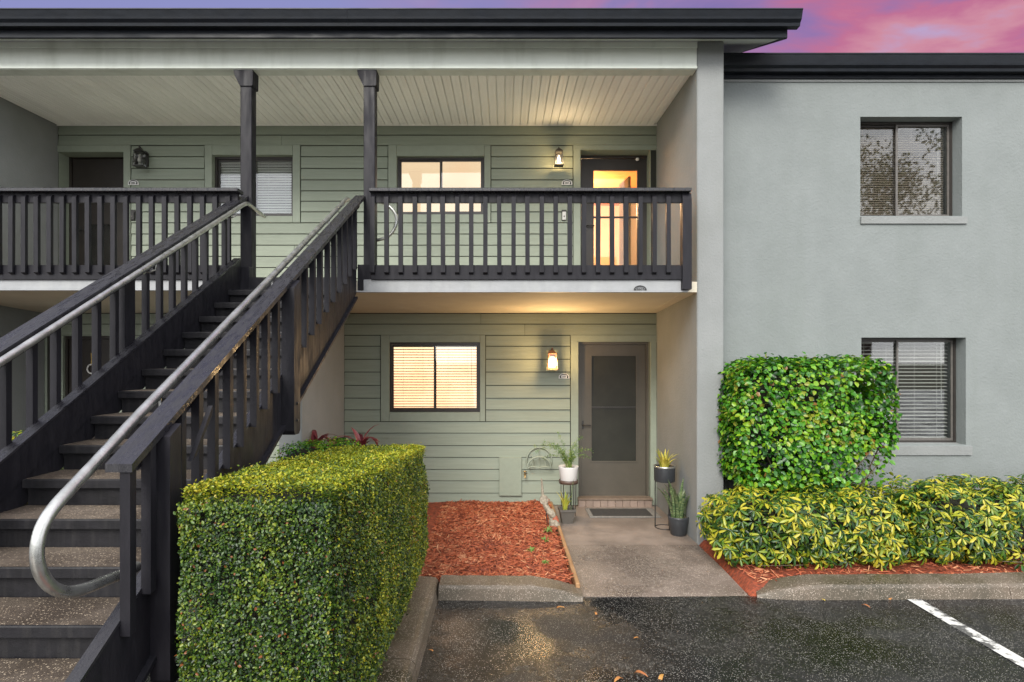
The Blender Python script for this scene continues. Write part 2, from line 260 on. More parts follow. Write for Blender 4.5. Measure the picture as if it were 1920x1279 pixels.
class MB:
    def __init__(s): s.v = []; s.f = []; s.mi = []; s.sm = []
    def add(s, vs, fs, mi=0, smooth=False):
        n = len(s.v); s.v += [tuple(v) for v in vs]; s.f += [tuple(i + n for i in f) for f in fs]
        s.mi += [mi] * len(fs); s.sm += [smooth] * len(fs); return s
    def box(s, x0, x1, y0, y1, z0, z1, mi=0, ch=0.0):
        if ch:      # bevelled box
            bm = bmesh.new(); bmesh.ops.create_cube(bm, size=1)
            for v in bm.verts: v.co = ((x0 + x1) / 2 + v.co.x * (x1 - x0), (y0 + y1) / 2 + v.co.y * (y1 - y0), (z0 + z1) / 2 + v.co.z * (z1 - z0))
            bmesh.ops.bevel(bm, geom=bm.edges[:], offset=ch, segments=1, affect='EDGES')
            bm.verts.index_update(); s.add([v.co[:] for v in bm.verts], [[v.index for v in f.verts] for f in bm.faces], mi); bm.free(); return s
        v = [(x, y, z) for z in (z0, z1) for y in (y0, y1) for x in (x0, x1)]
        return s.add(v, [(0, 2, 3, 1), (4, 5, 7, 6), (0, 1, 5, 4), (2, 6, 7, 3), (0, 4, 6, 2), (1, 3, 7, 5)], mi)
    def prism(s, prof, a0, a1, axis='x', mi=0):
        """extrude a 2-D outline along an axis: x -> outline is (y,z); y -> (x,z); z -> (x,y)"""
        n = len(prof)
        P = {'x': lambda a, p: (a, p[0], p[1]), 'y': lambda a, p: (p[0], a, p[1]), 'z': lambda a, p: (p[0], p[1], a)}[axis]
        v = [P(a0, p) for p in prof] + [P(a1, p) for p in prof]
        f = [tuple(range(n))[::-1], tuple(range(n, 2 * n))] + [(i, (i + 1) % n, (i + 1) % n + n, i + n) for i in range(n)]
        s.add(v, f, mi); return s
    def tube(s, pts, r, n=8, mi=0, caps=True):
        pts = [Vector(p) for p in pts]; m = len(pts); rs = r if isinstance(r, (list, tuple)) else [r] * m
        rings = []; up = Vector((0, 0, 1)); prev = None
        for i, p in enumerate(pts):
            t = (pts[min(i + 1, m - 1)] - pts[max(i - 1, 0)]).normalized()
            if prev is None:
                a = t.cross(up); a = a if a.length > .05 else t.cross(Vector((1, 0, 0))); a.normalize()
            else: a = (prev - t * prev.dot(t)).normalized()
            prev = a; b = t.cross(a)
            rings += [p + (a * math.cos(2 * math.pi * k / n) + b * math.sin(2 * math.pi * k / n)) * rs[i] for k in range(n)]
        f = [(i * n + k, i * n + (k + 1) % n, (i + 1) * n + (k + 1) % n, (i + 1) * n + k) for i in range(m - 1) for k in range(n)]
        s.add(rings, f, mi, True)
        if caps: s.add(rings[:n], [tuple(range(n))], mi); s.add(rings[-n:], [tuple(range(n))[::-1]], mi)
        return s
    def lathe(s, prof, cx=0, cy=0, cz=0, n=24, mi=0):
        v = []; m = len(prof)
        for r, z in prof: v += [(cx + r * math.cos(2 * math.pi * k / n), cy + r * math.sin(2 * math.pi * k / n), cz + z) for k in range(n)]
        f = [(i * n + k, i * n + (k + 1) % n, (i + 1) * n + (k + 1) % n, (i + 1) * n + k) for i in range(m - 1) for k in range(n)]
        return s.add(v, f, mi, True)
    def mesh(s, name, mats):
        me = bpy.data.meshes.new(name); me.from_pydata(s.v, [], s.f)
        for m in (mats if isinstance(mats, (list, tuple)) else [mats]): me.materials.append(M[m] if isinstance(m, str) else m)
        me.polygons.foreach_set('material_index', s.mi); me.polygons.foreach_set('use_smooth', s.sm)
        bm = bmesh.new(); bm.from_mesh(me); bmesh.ops.recalc_face_normals(bm, faces=bm.faces[:]); bm.to_mesh(me); bm.free()
        me.update(); return me

def link(name, me, parent=None, loc=(0, 0, 0)):
    o = bpy.data.objects.new(name, me); COL.objects.link(o); o.location = loc
    if parent: o.parent = parent
    return o
ORG = Vector((0, 0, 0))
def part(name, mb, m, parent, label=None):
    """mesh written in world coordinates, stored relative to the base of its thing"""
    r = parent
    while r.parent: r = r.parent
    off = r.location
    mb.v = [(x - off.x, y - off.y, z - off.z) for x, y, z in mb.v]
    o = link(name, mb.mesh(name, m), parent)
    if label: o['label'] = label
    return o
def lpart(name, mb, m, parent): return link(name, mb.mesh(name, m), parent)
def rep(name, me, parent, loc, world=True):
    off = Vector((0, 0, 0)); r = parent
    while r: off = off + r.location; r = r.parent
    return link(name, me, parent, Vector(loc) - off)
def tag(o, label=None, cat=None, group=None, kind=None):
    if label: o['label'] = label
    if cat: o['category'] = cat
    if group: o['group'] = group
    if kind: o['kind'] = kind
    return o
def thing(name, label, cat, loc=(0, 0, 0), group=None):
    o = bpy.data.objects.new(name, None); COL.objects.link(o); o.location = loc; o.empty_display_size = .1
    return tag(o, label, cat, group)
def struct(name, mb, m): return tag(link(name, mb.mesh(name, m)), kind='structure')
def copy_tree(o, parent=None):
    c = o.copy(); COL.objects.link(c)
    if parent: c.parent = parent
    for ch in list(o.children): copy_tree(ch, c)
    return c
def holed(mb, x0, x1, z0, z1, y0, y1, holes, mi=0):
    """wall slab in the XZ plane with real openings (reveals included)"""
    xs = sorted({x0, x1, *[h[0] for h in holes], *[h[1] for h in holes]}); zs = sorted({z0, z1, *[h[2] for h in holes], *[h[3] for h in holes]})
    def solid(i, j):
        if i < 0 or j < 0 or i >= len(xs) - 1 or j >= len(zs) - 1: return False
        cx, cz = (xs[i] + xs[i + 1]) / 2, (zs[j] + zs[j + 1]) / 2
        return not any(h[0] < cx < h[1] and h[2] < cz < h[3] for h in holes)
    for i in range(len(xs) - 1):
        for j in range(len(zs) - 1):
            if not solid(i, j): continue
            a, b, c, d = xs[i], xs[i + 1], zs[j], zs[j + 1]
            q = [(a, y0, c), (b, y0, c), (b, y0, d), (a, y0, d), (a, y1, c), (b, y1, c), (b, y1, d), (a, y1, d)]
            fs = [(0, 1, 2, 3), (4, 7, 6, 5)]
            if not solid(i - 1, j): fs.append((0, 3, 7, 4))
            if not solid(i + 1, j): fs.append((1, 5, 6, 2))
            if not solid(i, j - 1): fs.append((0, 4, 5, 1))
            if not solid(i, j + 1): fs.append((3, 2, 6, 7))
            mb.add(q, fs, mi)
    return mb
def grid(mb, x0, x1, y0, y1, step, zf, mi=0):
    nx = max(2, int((x1 - x0) / step) + 1); ny = max(2, int((y1 - y0) / step) + 1)
    X = np.linspace(x0, x1, nx); Y = np.linspace(y0, y1, ny)
    v = [(x, y, zf(x, y)) for y in Y for x in X]
    f = [(j * nx + i, j * nx + i + 1, (j + 1) * nx + i + 1, (j + 1) * nx + i) for j in range(ny - 1) for i in range(nx - 1)]
    return mb.add(v, f, mi, True)
_ph = rng.uniform(0, 6.28, (24, 3)); _dr = rng.normal(size=(24, 3))
def nse(p, sc=1.0):
    """cheap smooth noise in -1..1 for arrays of points"""
    p = np.atleast_2d(np.asarray(p, float)) * sc; s_ = np.zeros(len(p))
    for k in range(12): s_ += np.sin(p @ _dr[k] * (1 + k * .35) + _ph[k, 0]) / (1 + k * .25)
    return s_ / 3.2

# leaf clouds --------------------------------------------------------
def leaf_mesh(name, pos, nrm, size, m, aspect=.5, fold=.18, jitter=.6, droop=0.0, seed=1, tips=None):
    """one folded pointed leaf per position; nrm is the way each leaf faces"""
    r = np.random.default_rng(seed); n = len(pos)
    T = np.array([(0, 0, 0), (.30, .5 * aspect * 2 * .5, fold), (.70, .42 * aspect * 2 * .5, fold * .8), (1, 0, -.05), (.70, -.42 * aspect * 2 * .5, fold * .8), (.30, -.5 * aspect * 2 * .5, fold), (.5, 0, 0)], float)
    Fc = np.array([(0, 5, 6), (5, 4, 6), (4, 3, 6), (3, 2, 6), (2, 1, 6), (1, 0, 6)])
    N = nrm + r.normal(size=(n, 3)) * jitter; N /= np.linalg.norm(N, axis=1)[:, None]
    t = tips if tips is not None else r.normal(size=(n, 3)); t = t - N * np.sum(t * N, 1)[:, None]; t[:, 2] -= droop; t /= np.linalg.norm(t, axis=1)[:, None] + 1e-9
    b = np.cross(N, t)
    V = pos[:, None, :] + size[:, None, None] * (T[None, :, 0:1] * t[:, None, :] + T[None, :, 1:2] * b[:, None, :] + T[None, :, 2:3] * N[:, None, :])
    V = V.reshape(-1, 3); FF = (Fc[None] + (np.arange(n) * 7)[:, None, None]).reshape(-1)
    return np_mesh(name, V, FF, 3, m)
def np_mesh(name, V, loops, k, m):
    me = bpy.data.meshes.new(name); me.vertices.add(len(V)); me.vertices.foreach_set('co', np.ascontiguousarray(V, dtype=np.float32).ravel())
    me.loops.add(len(loops)); me.loops.foreach_set('vertex_index', loops.astype(np.int32)); nf = len(loops) // k
    me.polygons.add(nf); me.polygons.foreach_set('loop_start', np.arange(nf, dtype=np.int32) * k)
    try: me.polygons.foreach_set('loop_total', np.full(nf, k, dtype=np.int32))
    except Exception: pass
    me.materials.append(M[m]); me.update(calc_edges=True); me.validate(); return me

# ------------------------------------------------------------------ ground
struct('ground', MB().add([(-300, -300, -.12), (300, -300, -.12), (300, 300, -.12), (-300, 300, -.12)], [(0, 1, 2, 3)]), 'soil')
AZ = -.03
def asph(x, y): return AZ + .006 * float(nse([(x, y, 0)], 1.4)[0])
b = MB(); grid(b, -14, 16, -3.0, 5.20, .25, asph); 
b.add([(-40, -26, AZ), (40, -26, AZ), (40, -3.0, AZ), (-40, -3.0, AZ)], [(0, 1, 2, 3)])
struct('parking_lot', b, 'asphalt')
b = MB(); grid(b, 3.41, 3.525, -1.5, 5.0, .2, lambda x, y: asph(x, y) + .004)
tag(link('parking_line', b.mesh('parking_line', 'paint_line')), kind='structure')
# walkway: level slab under the porch roof, sloping down to the lot, with a joint at the drip line
def walkz(x, y): return 0.0 if y > 5.75 else -.028 * (5.75 - y) / .75
b = MB(); grid(b, .665, 2.10, 6.34, 8.4, .2, lambda x, y: 0.0); struct('walkway', b, 'walk'); b = MB(); grid(b, .665, 2.10, 5.69, 6.338, .1, lambda x, y: 0.0)
b.prism([(5.03, -.10), (5.03, -.027), (5.08, -.021), (5.69, 0), (5.69, -.1)], .665, 2.10, 'x')
struct('walkway', b, 'walk_agg')
b = MB(); b.box(-7.6, -1.62, -1.0, 1.25, -.1, .005); b.box(-7.6, -2.5, 6.4, 8.4, -.1, .002)
struct('pavement', b, 'walk')
def mz(x, y):
    # the mulch thins out to nothing at its borders
    e_ = min(1, max(0, (x - 2.102) / .07)) if x > 2 else min(1, max(0, (.63 - x) / .05))
    e_ = min(e_, min(1, max(0, (y - 5.02) / .10)) if x > 2 else 1)
    return -.035 + e_ * (.080 + .022 * float(nse([(x, y, 0)], 3.1)[0]) + .012 * float(nse([(x, y, 5)], 11)[0]))
b = MB(); grid(b, -.85, .62, 5.16, 8.09, .05, mz); grid(b, -1.66, -.72, 1.25, 5.2, .06, mz); grid(b, -2.3, -.84, 5.2, 8.09, .07, mz); grid(b, -7.5, -4.5, 5.2, 7.2, .1, mz)
grid(b, 2.102, 12.5, 5.02, 6.76, .07, mz)
struct('mulch_bed', b, 'mulch')
# wood chips lying on the beds
def chips(n, x0, x1, y0, y1, seed):
    r = np.random.default_rng(seed); p = np.stack([r.uniform(x0, x1, n), r.uniform(y0, y1, n), np.zeros(n)], 1)
    p[:, 2] = .047 + .022 * nse(p * (1, 1, 0), 3.1) + .012 * nse(np.column_stack([p[:, 0], p[:, 1], np.full(n, 5.0)]), 11) + .004 + r.uniform(0, .012, n)
    a = r.uniform(0, 6.28, n); l = r.uniform(.012, .045, n); wd = r.uniform(.003, .007, n); tl = r.normal(0, .3, n)
    d = np.stack([np.cos(a) * np.cos(tl), np.sin(a) * np.cos(tl), np.sin(tl)], 1); s_ = np.stack([-np.sin(a), np.cos(a), r.normal(0, .4, n)], 1)
    V = np.stack([p - d * l[:, None] - s_ * wd[:, None], p + d * l[:, None] - s_ * wd[:, None] * .5, p + d * l[:, None] + s_ * wd[:, None] * .6, p - d * l[:, None] + s_ * wd[:, None]], 1)
    up = np.array([0, 0, .006]); V = np.concatenate([V, V[:, :1] + up, V[:, 2:3] + up], 1).reshape(-1, 3)
    Fc = np.array([(0, 1, 4), (1, 5, 4), (2, 3, 4), (2, 4, 5)]); FF = (Fc[None] + (np.arange(n) * 6)[:, None, None]).reshape(-1)
    return V, FF
V1, F1 = chips(6500, -.82, .61, 5.2, 8.05, 3); V2, F2 = chips(3500, 2.18, 9, 5.14, 6.3, 4); V3, F3 = chips(2500, -1.9, -.8, 2.0, 3.4, 5)
V = np.concatenate([V1, V2, V3]); FF = np.concatenate([F1, F2 + len(V1), F3 + len(V1) + len(V2)])
tag(link('mulch_chips', np_mesh('mulch_chips', V, FF, 3, 'chip')), 'shredded red bark mulch strewn over the planting beds', 'mulch', kind='stuff')
# kerbs
def kerb_prof(wd, h=.125): return [(0, -.1), (-.004, AZ + .0), (.012, AZ + h * .75), (.035, AZ + h * .95), (.07, AZ + h), (wd - .02, AZ + h + .01), (wd, AZ + h - .01), (wd, -.1)]
def kerb(name, pts, wd, h=.125, taper=None):
    """pts: line of the kerb's foot; the body lies to the left of the way the line runs"""
    b = MB(); pr = kerb_prof(wd, h); n = len(pr); P = [Vector((*p, 0)) for p in pts]; V = []
    for i, p in enumerate(P):
        t = (P[min(i + 1, len(P) - 1)] - P[max(i - 1, 0)]).normalized(); nn = Vector((-t.y, t.x, 0)); k = taper[i] if taper else 1
        V += [tuple(p + nn * a + Vector((0, 0, (z if z < AZ + .01 else AZ + (z - AZ) * k) + .003 * math.sin(i * 2.3)))) for a, z in pr]
    f = [(i * n + j, i * n + j + 1, (i + 1) * n + j + 1, (i + 1) * n + j) for i in range(len(P) - 1) for j in range(n - 1)]
    f += [tuple(range(n)), tuple(range((len(P) - 1) * n, len(P) * n))[::-1]]
    b.add(V, f); return struct(name, b, 'kerb')
def seg(a, b_, n): return [(a[0] + (b_[0] - a[0]) * i / n, a[1] + (b_[1] - a[1]) * i / n) for i in range(n + 1)]
kerb('kerb', seg((-.55, 1.2), (-.555, 3.73), 12), .255)
kerb('kerb', seg((-.555, 3.74), (-.565, 5.16), 8), .255)
kerb('kerb', seg((-.553, 4.95), (.665, 4.93), 14), .235, .125, [1] * 10 + [.93, .8, .66, .5, .36])
kerb('kerb', [(2.16, 5.0), (2.3, 4.97)] + seg((2.5, 4.95), (4.3, 4.98), 10) , .25, .125, [.25, .6, .9] + [1] * 10)
kerb('kerb', seg((4.305, 4.98), (7.9, 5.16), 14), .26)
kerb('kerb', seg((7.905, 5.16), (12.2, 5.2), 10), .26)
b = MB(); b.box(.622, .660, 5.09, 8.04, -.02, .062, ch=.006)
tag(part('timber_edging', b, 'edging', thing('garden_edging', 'yellowed timber edging board between the red mulch and the front walk', 'edging', (.64, 6.5, 0))))

# ------------------------------------------------------------------ the building
B = thing('apartment_building', 'two-storey apartment block with green lap siding, deep porch and dark gutter', 'building', (0, YB, 0))
WB = 9.8
lit_low = (fx(730, YB), fx(900, YB), fz(773, YB), fz(642, YB))
lit_up = (fx(744, YB), fx(908, YB), fz(402, YB), fz(293, YB))
dark_up = (fx(398, YB), fx(549, YB), fz(405, YB), fz(291, YB))
door_low = (fx(1085, YB), fx(1218, YB), .05, fz(641, YB))
door_up = (fx(1089, YB), 2.02, 2.86, fz(281, YB))
door_upl = (-6.14, fx(232, YB), 2.86, fz(285, YB))
door_lowl = (fx(118, YB), fx(206, YB) + .12, .05, fz(630, YB))
XL, XR = -6.14, 2.10
# the wall behind the siding, with its openings
b = MB(); holed(b, -9.5, XR + .29, -.1, 5.3, YB + .022, YB + .24, [lit_low, lit_up, dark_up, door_low, door_up, door_upl, door_lowl])
part('sheathing', b, 'trim', B)
b = MB(); holed(b, -6.3, XR - .001, .0, 5.2, YB + .0205, YB + .0215, [tuple(v_ + d_ for v_, d_ in zip(h_, (-.003, .003, -.003, .003))) for h_ in (lit_low, lit_up, dark_up, door_low, door_up, door_upl, door_lowl)]); part('groove_shade_sheet', b, 'groove_shade', B)  # dark sheet added behind the boards so the grooves look shaded
part('rear_wall', MB().box(-9.5, 2.39, 12.5, 12.7, -.1, 5.4), 'stucco', B)
part('side_wall', MB().box(2.392, 2.55, YW + .3, 12.6, -.1, 5.5), 'stucco', B)
part('left_end_wall', MB().box(-9.7, -9.5, YF, 12.7, -.1, 5.4), 'stucco', B)
# party walls running forward to the porch front
part('divider_wall', MB().box(XR, XR + .292, YF, YB + .02, -.1, 5.47, ch=.012), 'stucco_light', B)
part('divider_wall', MB().box(-6.42, XL, YF, YB + .02, 2.75, 5.42, ch=.01), 'stucco_light', B)
part('divider_wall', MB().box(-6.60, -6.33, YF, YB + .02, -.1, 2.72, ch=.01), 'stucco_light', B)
part('wing_wall', MB().box(-2.45, -2.20, YF, YB + .02, -.1, 2.70, ch=.01), 'stucco_light', B)

# lap siding, every board its own piece
def board(x0, x1, z0, z1, tilt=True):
    j = random.uniform(-.0012, .0012); g = .0105
    b = MB(); yb = YB + .02; b.prism([(yb, z0), (YB - .004 + j, z0), (YB + .008 + j, z1 - g), (yb, z1 - g)], x0 + .002, x1 - .002, 'x')
    part('plank', b, 'siding', B)
def rows(ys, spans_of):
    """ys: groove lines in photo pixels, top to bottom; spans_of(ytop, ybottom) -> list of x spans in pixels"""
    for a, c in zip(ys[:-1], ys[1:]):
        for xa, xb in spans_of((a + c) / 2):
            xa_, xb_ = fx(xa, YB), fx(xb, YB)
            if xb_ - xa_ > 3.4:       # long runs have butt joints
                k = xa_ + (xb_ - xa_) * random.uniform(.35, .65); board(xa_, k, fz(c, YB), fz(a, YB)); board(k, xb_, fz(c, YB), fz(a, YB))
            else: board(xa_, xb_, fz(c, YB), fz(a, YB))
upper = [233.5, 252.5, 272, 293, 315, 336.5, 357, 376.5, 396.5, 417, 438, 459, 480, 501, 522, 543, 560]
def up_sp(y):
    if y < 252: return [(109, 1235)]
    if y < 272: return [(109, 1235)]
    if y < 293: return [(246, 383), (564, 727), (921, 1074)]
    if y < 418: return [(246, 383), (564, 727), (921, 1074)]
    return [(246, 1074)]
rows(upper, up_sp)
lower = [587, 607, 628, 648.5, 673, 697, 722, 746, 768, 790, 811.5, 835, 857, 879.5, 901, 924, 946.5]
def lo_sp(y):
    if y < 607: return [(78, 525), (645.5, 1232)]
    if y < 628: return [(78, 525), (645.5, 1232)]
    if y < 790: return [(222, 525), (645.5, 713), (911, 1069)]
    return [(222, 525), (645.5, 1069)]
rows(lower, lo_sp)
# projecting headers over the doors
def header(x0, x1, z0, z1): part('door_header', MB().box(x0, x1, YB - .006, YB + .018, z0, z1), 'trim', B)
header(fx(1075, YB), XR, fz(281, YB), fz(272, YB) - .004); header(XL, fx(245, YB), fz(285, YB), fz(272, YB) - .004)
header(fx(1070, YB), XR, fz(641, YB), fz(628, YB) - .004); header(-6.33, fx(222, YB), fz(630, YB), fz(628, YB) - .0045)
def trim(x0, x1, y0, y1):
    part('trim_board', MB().box(fx(x0, YB) + .0015, fx(x1, YB) - .0015, YB - .010, YB + .018, fz(y1, YB), fz(y0, YB), ch=.002), 'trim', B)
def casing(ox0, ox1, oy0, oy1, ix0, ix1, iy0, iy1):
    trim(ox0, ix0, oy0, oy1); trim(ix1, ox1, oy0, oy1); trim(ix0, ix1, oy0, iy0 - .3); trim(ix0, ix1, iy1 + .3, oy1)
casing(714, 910, 628.5, 790, 730, 900, 642, 773)
casing(728, 920, 272.5, 417.5, 744, 908, 293, 402)
casing(384, 563, 272.5, 417.5, 398, 549, 291, 405)
trim(1075, 1088.5, 281, 560); trim(1070, 1084.5, 641, 947); trim(1219, 1231, 641, 947); trim(232, 245, 285, 560); trim(206, 221, 630, 947)
part('utility_panel', MB().box(fx(936, YB), fx(978, YB), YB - .034, YB - .006, fz(929, YB), fz(857, YB), ch=.004), 'trim', B, 'flat green painted utility cover on the siding')

# slab between the storeys: floor, sloping soffit, white fascia
ys = 6.30
b = MB(); b.prism([(ys, 2.745), (ys, 2.850), (YB + .02, 2.850), (YB + .02, 2.646)], -9.5, XL - .19, 'x')
b.prism([(ys, 2.745), (ys, 2.850), (YB + .02, 2.850), (YB + .02, 2.646)], -6.33, 1.975, 'x')
b.prism([(YF + .002, 2.737), (YF + .002, 2.850), (YB + .02, 2.850), (YB + .02, 2.646)], 1.976, XR - .001, 'x')
part('balcony_slab', b, 'cream', B)
part('fascia', MB().box(-1.50, fx(1291, 6.28) , 6.262, 6.298, 2.738, 2.858, ch=.003), 'white', B)
part('fascia', MB().box(-9.5, -2.90, 6.262, 6.298, 2.758, 2.880, ch=.003), 'white', B)
part('drip_edge', MB().box(fx(664, 6.25), fx(1290, 6.25), 6.246, 6.299, 2.722, 2.7375), 'white', B)
part('drip_edge', MB().box(-9.5, -2.90, 6.246, 6.299, 2.742, 2.7575), 'white', B)

# porch ceiling: narrow beaded boards running front to back
x = XL + .004; k = 0
cb = MB(); wdt = .1025
cb.prism([(0, 0), (.008, -.010), (wdt * .5 - .003, -.010), (wdt * .5, -.006), (wdt * .5 + .003, -.010), (wdt - .013, -.010), (wdt - .006, 0), (wdt - .006, .012), (0, .012)], 0, YB + .018 - (YF + .152), 'y'); cbm = cb.mesh('ceiling_board', 'ceiling')
zc = 3.25 + 2.0 - .001
while x < XR - .06:
    o = rep('ceiling_board', cbm, B, (x, YF + .152, 5.192)); o.rotation_euler = (math.atan2(.045, 1.54), 0, 0); x += wdt
part('ceiling_backing', MB().add([(XL, YF + .15, 5.206), (XR, YF + .15, 5.206), (XR, YB + .02, 5.256), (XL, YB + .02, 5.256)], [(0, 1, 2, 3)]), 'ceiling', B)
part('ceiling_trim', MB().box(XL, XR - .001, YB - .02, YB - .0045, 5.218, 5.240), 'ceiling', B)
# front beam in three faces (board joints)
part('porch_beam', MB().box(-9.5, XR - .002, YF + .002, YF + .15, 5.16, 5.455, ch=.006), 'beam', B)
part('beam_board', MB().box(-9.5, XR - .003, YF - .018, YF + .0015, 5.385, 5.455, ch=.003), 'beam', B)
part('beam_board', MB().box(-9.5, XR - .003, YF - .012, YF + .0015, 5.165, 5.187), 'beam', B)
# roof: deck, raking soffit, fascia, gutter
b = MB(); b.prism([(6.12, 5.60), (14.0, 5.60 + 7.88 * .4), (14.0, 5.45 + 7.88 * .4), (6.12, 5.50)], -10, 2.95, 'x')
part('roof', b, 'shingle', B)
b = MB(); b.prism([(6.136, 5.372), (6.136, 5.388), (12, 5.388 + 5.864 * .385), (12, 5.372 + 5.864 * .385)], -10, 2.925, 'x'); part('eave_soffit', b, 'beam', B)
part('roof_fascia', MB().box(-10, 2.95, 6.102, 6.134, 5.352, 5.595, ch=.003), 'gutter', B)
b = MB(); b.prism([(6.136, 5.358), (6.136, 5.598), (13.9, 5.598 + 7.76 * .4), (13.9, 5.358 + 7.76 * .4)], 2.927, 2.96, 'x'); part('rake_board', b, 'gutter', B)
def gutter_prof(y, z0, z1, d=.13):
    return [(y, z0), (y - d * .55, z0), (y - d * .60, z0 + .03), (y - d * .82, z0 + .055), (y - d * .86, z0 + .075), (y - d, z1 - .018), (y - d - .006, z1 - .012), (y - d - .004, z1), (y - d + .006, z1), (y - d + .008, z1 - .02), (y - .008, z1 - .02), (y - .008, z1), (y, z1)]
xx = -10
for x1 in (-5.9, -1.6, 3.045):
    b = MB(); b.prism(gutter_prof(6.10, 5.432, 5.580), xx, x1 - .002, 'x'); part('gutter', b, 'gutter', B); xx = x1
# columns of steel? no: painted timber posts under the beam
# ------------------------------------------------------------------ windows and doors
def window(parent, hole, y, lit=None, slat_m='blind', pitch=.024, slat_t=.5, frame_m='bronze', frame_m2='bronze', depth=.05, deep=.45, glass='glass', shade=False, cover=1.0, splay=0, back='dark_room', mull=.5):
    """sliding window: outer frame, two sashes, panes, blind slats behind the glass, a shallow room"""
    x0, x1, z0, z1 = hole; y = y + depth; t = .028
    b = MB(); e = .002
    b.box(x0 + e, x1 - e, y, y + .07, z1 - t, z1 - e); b.box(x0 + e, x1 - e, y, y + .07, z0 + e, z0 + t)
    b.box(x0 + e, x0 + t, y + .001, y + .069, z0 + t, z1 - t); b.box(x1 - t, x1 - e, y + .001, y + .069, z0 + t, z1 - t)
    w_ = part('window', b, frame_m, parent)
    xm = x0 + (x1 - x0) * mull; s = .022
    for k, (a, c, yy, fm) in enumerate(((x0 + t, xm + .018, y + .034, frame_m), (xm - .018, x1 - t, y + .012, frame_m2))):
        b = MB(); za, zb = z0 + t, z1 - t
        b.box(a + .001, c - .001, yy, yy + .02, zb - s, zb - .001); b.box(a + .001, c - .001, yy, yy + .02, za + .001, za + s * 1.25)
        b.box(a + .001, a + s, yy + .0005, yy + .0195, za + s * 1.25, zb - s); b.box(c - s, c - .001, yy + .0005, yy + .0195, za + s * 1.25, zb - s)
        part('sash', b, fm, w_)
        part('pane', MB().box(a + s - .004, c - s + .004, yy + .007, yy + .011, za + s, zb - s + .004), glass, w_)
    ys_ = y + .10
    if shade:
        part('roller_shade', MB().box(x0 + .03, x1 - .03, ys_ - .03, ys_ - .027, z0 + .03, z1 - .03), 'lit_shade', w_)
    else:
        sl = MB(); wd = x1 - x0 - 2 * t - .02; a = slat_t; hw = .0125 if pitch > .02 else .0095
        hw = pitch * .52
        for q in (0,):
            sl.add([(0, -hw * math.cos(a), -hw * math.sin(a)), (wd, -hw * math.cos(a), -hw * math.sin(a)), (wd, 0, .0022), (0, 0, .0022), (wd, hw * math.cos(a), hw * math.sin(a)), (0, hw * math.cos(a), hw * math.sin(a)), (0, 0, -.0006), (wd, 0, -.0006)],
                   [(0, 1, 2, 3), (3, 2, 4, 5), (0, 6, 7, 1), (6, 5, 4, 7)])
        me = sl.mesh('blind_slat', slat_m); z = z1 - t - .03; zend = z0 + t + .02
        while z > zend:
            o = rep('blind_slat', me, w_, (x0 + t + .01, ys_, z)); o.rotation_euler = (random.uniform(-.05, .05), random.uniform(-.0015, .0015), 0); z -= pitch
        b = MB(); b.box(x0 + t + .008, x1 - t - .008, ys_ - .018, ys_ + .018, z1 - t - .028, z1 - t - .002); b.box(x0 + t + .008, x1 - t - .008, ys_ - .012, ys_ + .012, zend - .016, zend - .002)
        part('blind_rail', b, slat_m, w_)
        b = MB()
        for fx_ in (.14, .36, .64, .86): b.tube([(x0 + (x1 - x0) * fx_, ys_ - .016, z1 - t - .02), (x0 + (x1 - x0) * fx_, ys_ - .016, zend)], .0013, 4)
        part('blind_cord', b, slat_m, w_)
        b = MB(); b.tube([(x0 + (x1 - x0) * .90, ys_ - .022, z1 - t - .03), (x0 + (x1 - x0) * .90 + .004, ys_ - .022, z1 - (z1 - z0) * .62)], .003, 6); part('blind_wand', b, 'plastic_white', w_)
    if not shade:   # the room seen between the slats
        b = MB(); yr = y + deep; b.add([(x0 - .1, yr, z0 - .1), (x1 + .1, yr, z0 - .1), (x1 + .1, yr, z1 + .1), (x0 - .1, yr, z1 + .1)], [(0, 1, 2, 3)])
        part('room_wall', b, lit or back, w_)
        b = MB(); b.add([(x0 - .1, y + .17, z0 - .1), (x0 - .1, yr, z0 - .1), (x0 - .1, yr, z1 + .1), (x0 - .1, y + .17, z1 + .1), (x1 + .1, y + .17, z0 - .1), (x1 + .1, yr, z0 - .1), (x1 + .1, yr, z1 + .1), (x1 + .1, y + .17, z1 + .1)],
                        [(0, 1, 2, 3), (4, 7, 6, 5), (0, 4, 5, 1), (3, 2, 6, 7)]); part('room_side', b, back, w_)
    return w_
window(B, lit_low, YB, lit='lit_room', slat_m='blind_lit', pitch=.038, slat_t=.35, depth=.02, glass='glass')
window(B, lit_up, YB, shade=True, depth=.05)
window(B, dark_up, YB, slat_m='blind', pitch=.036, slat_t=1.0, depth=.075)

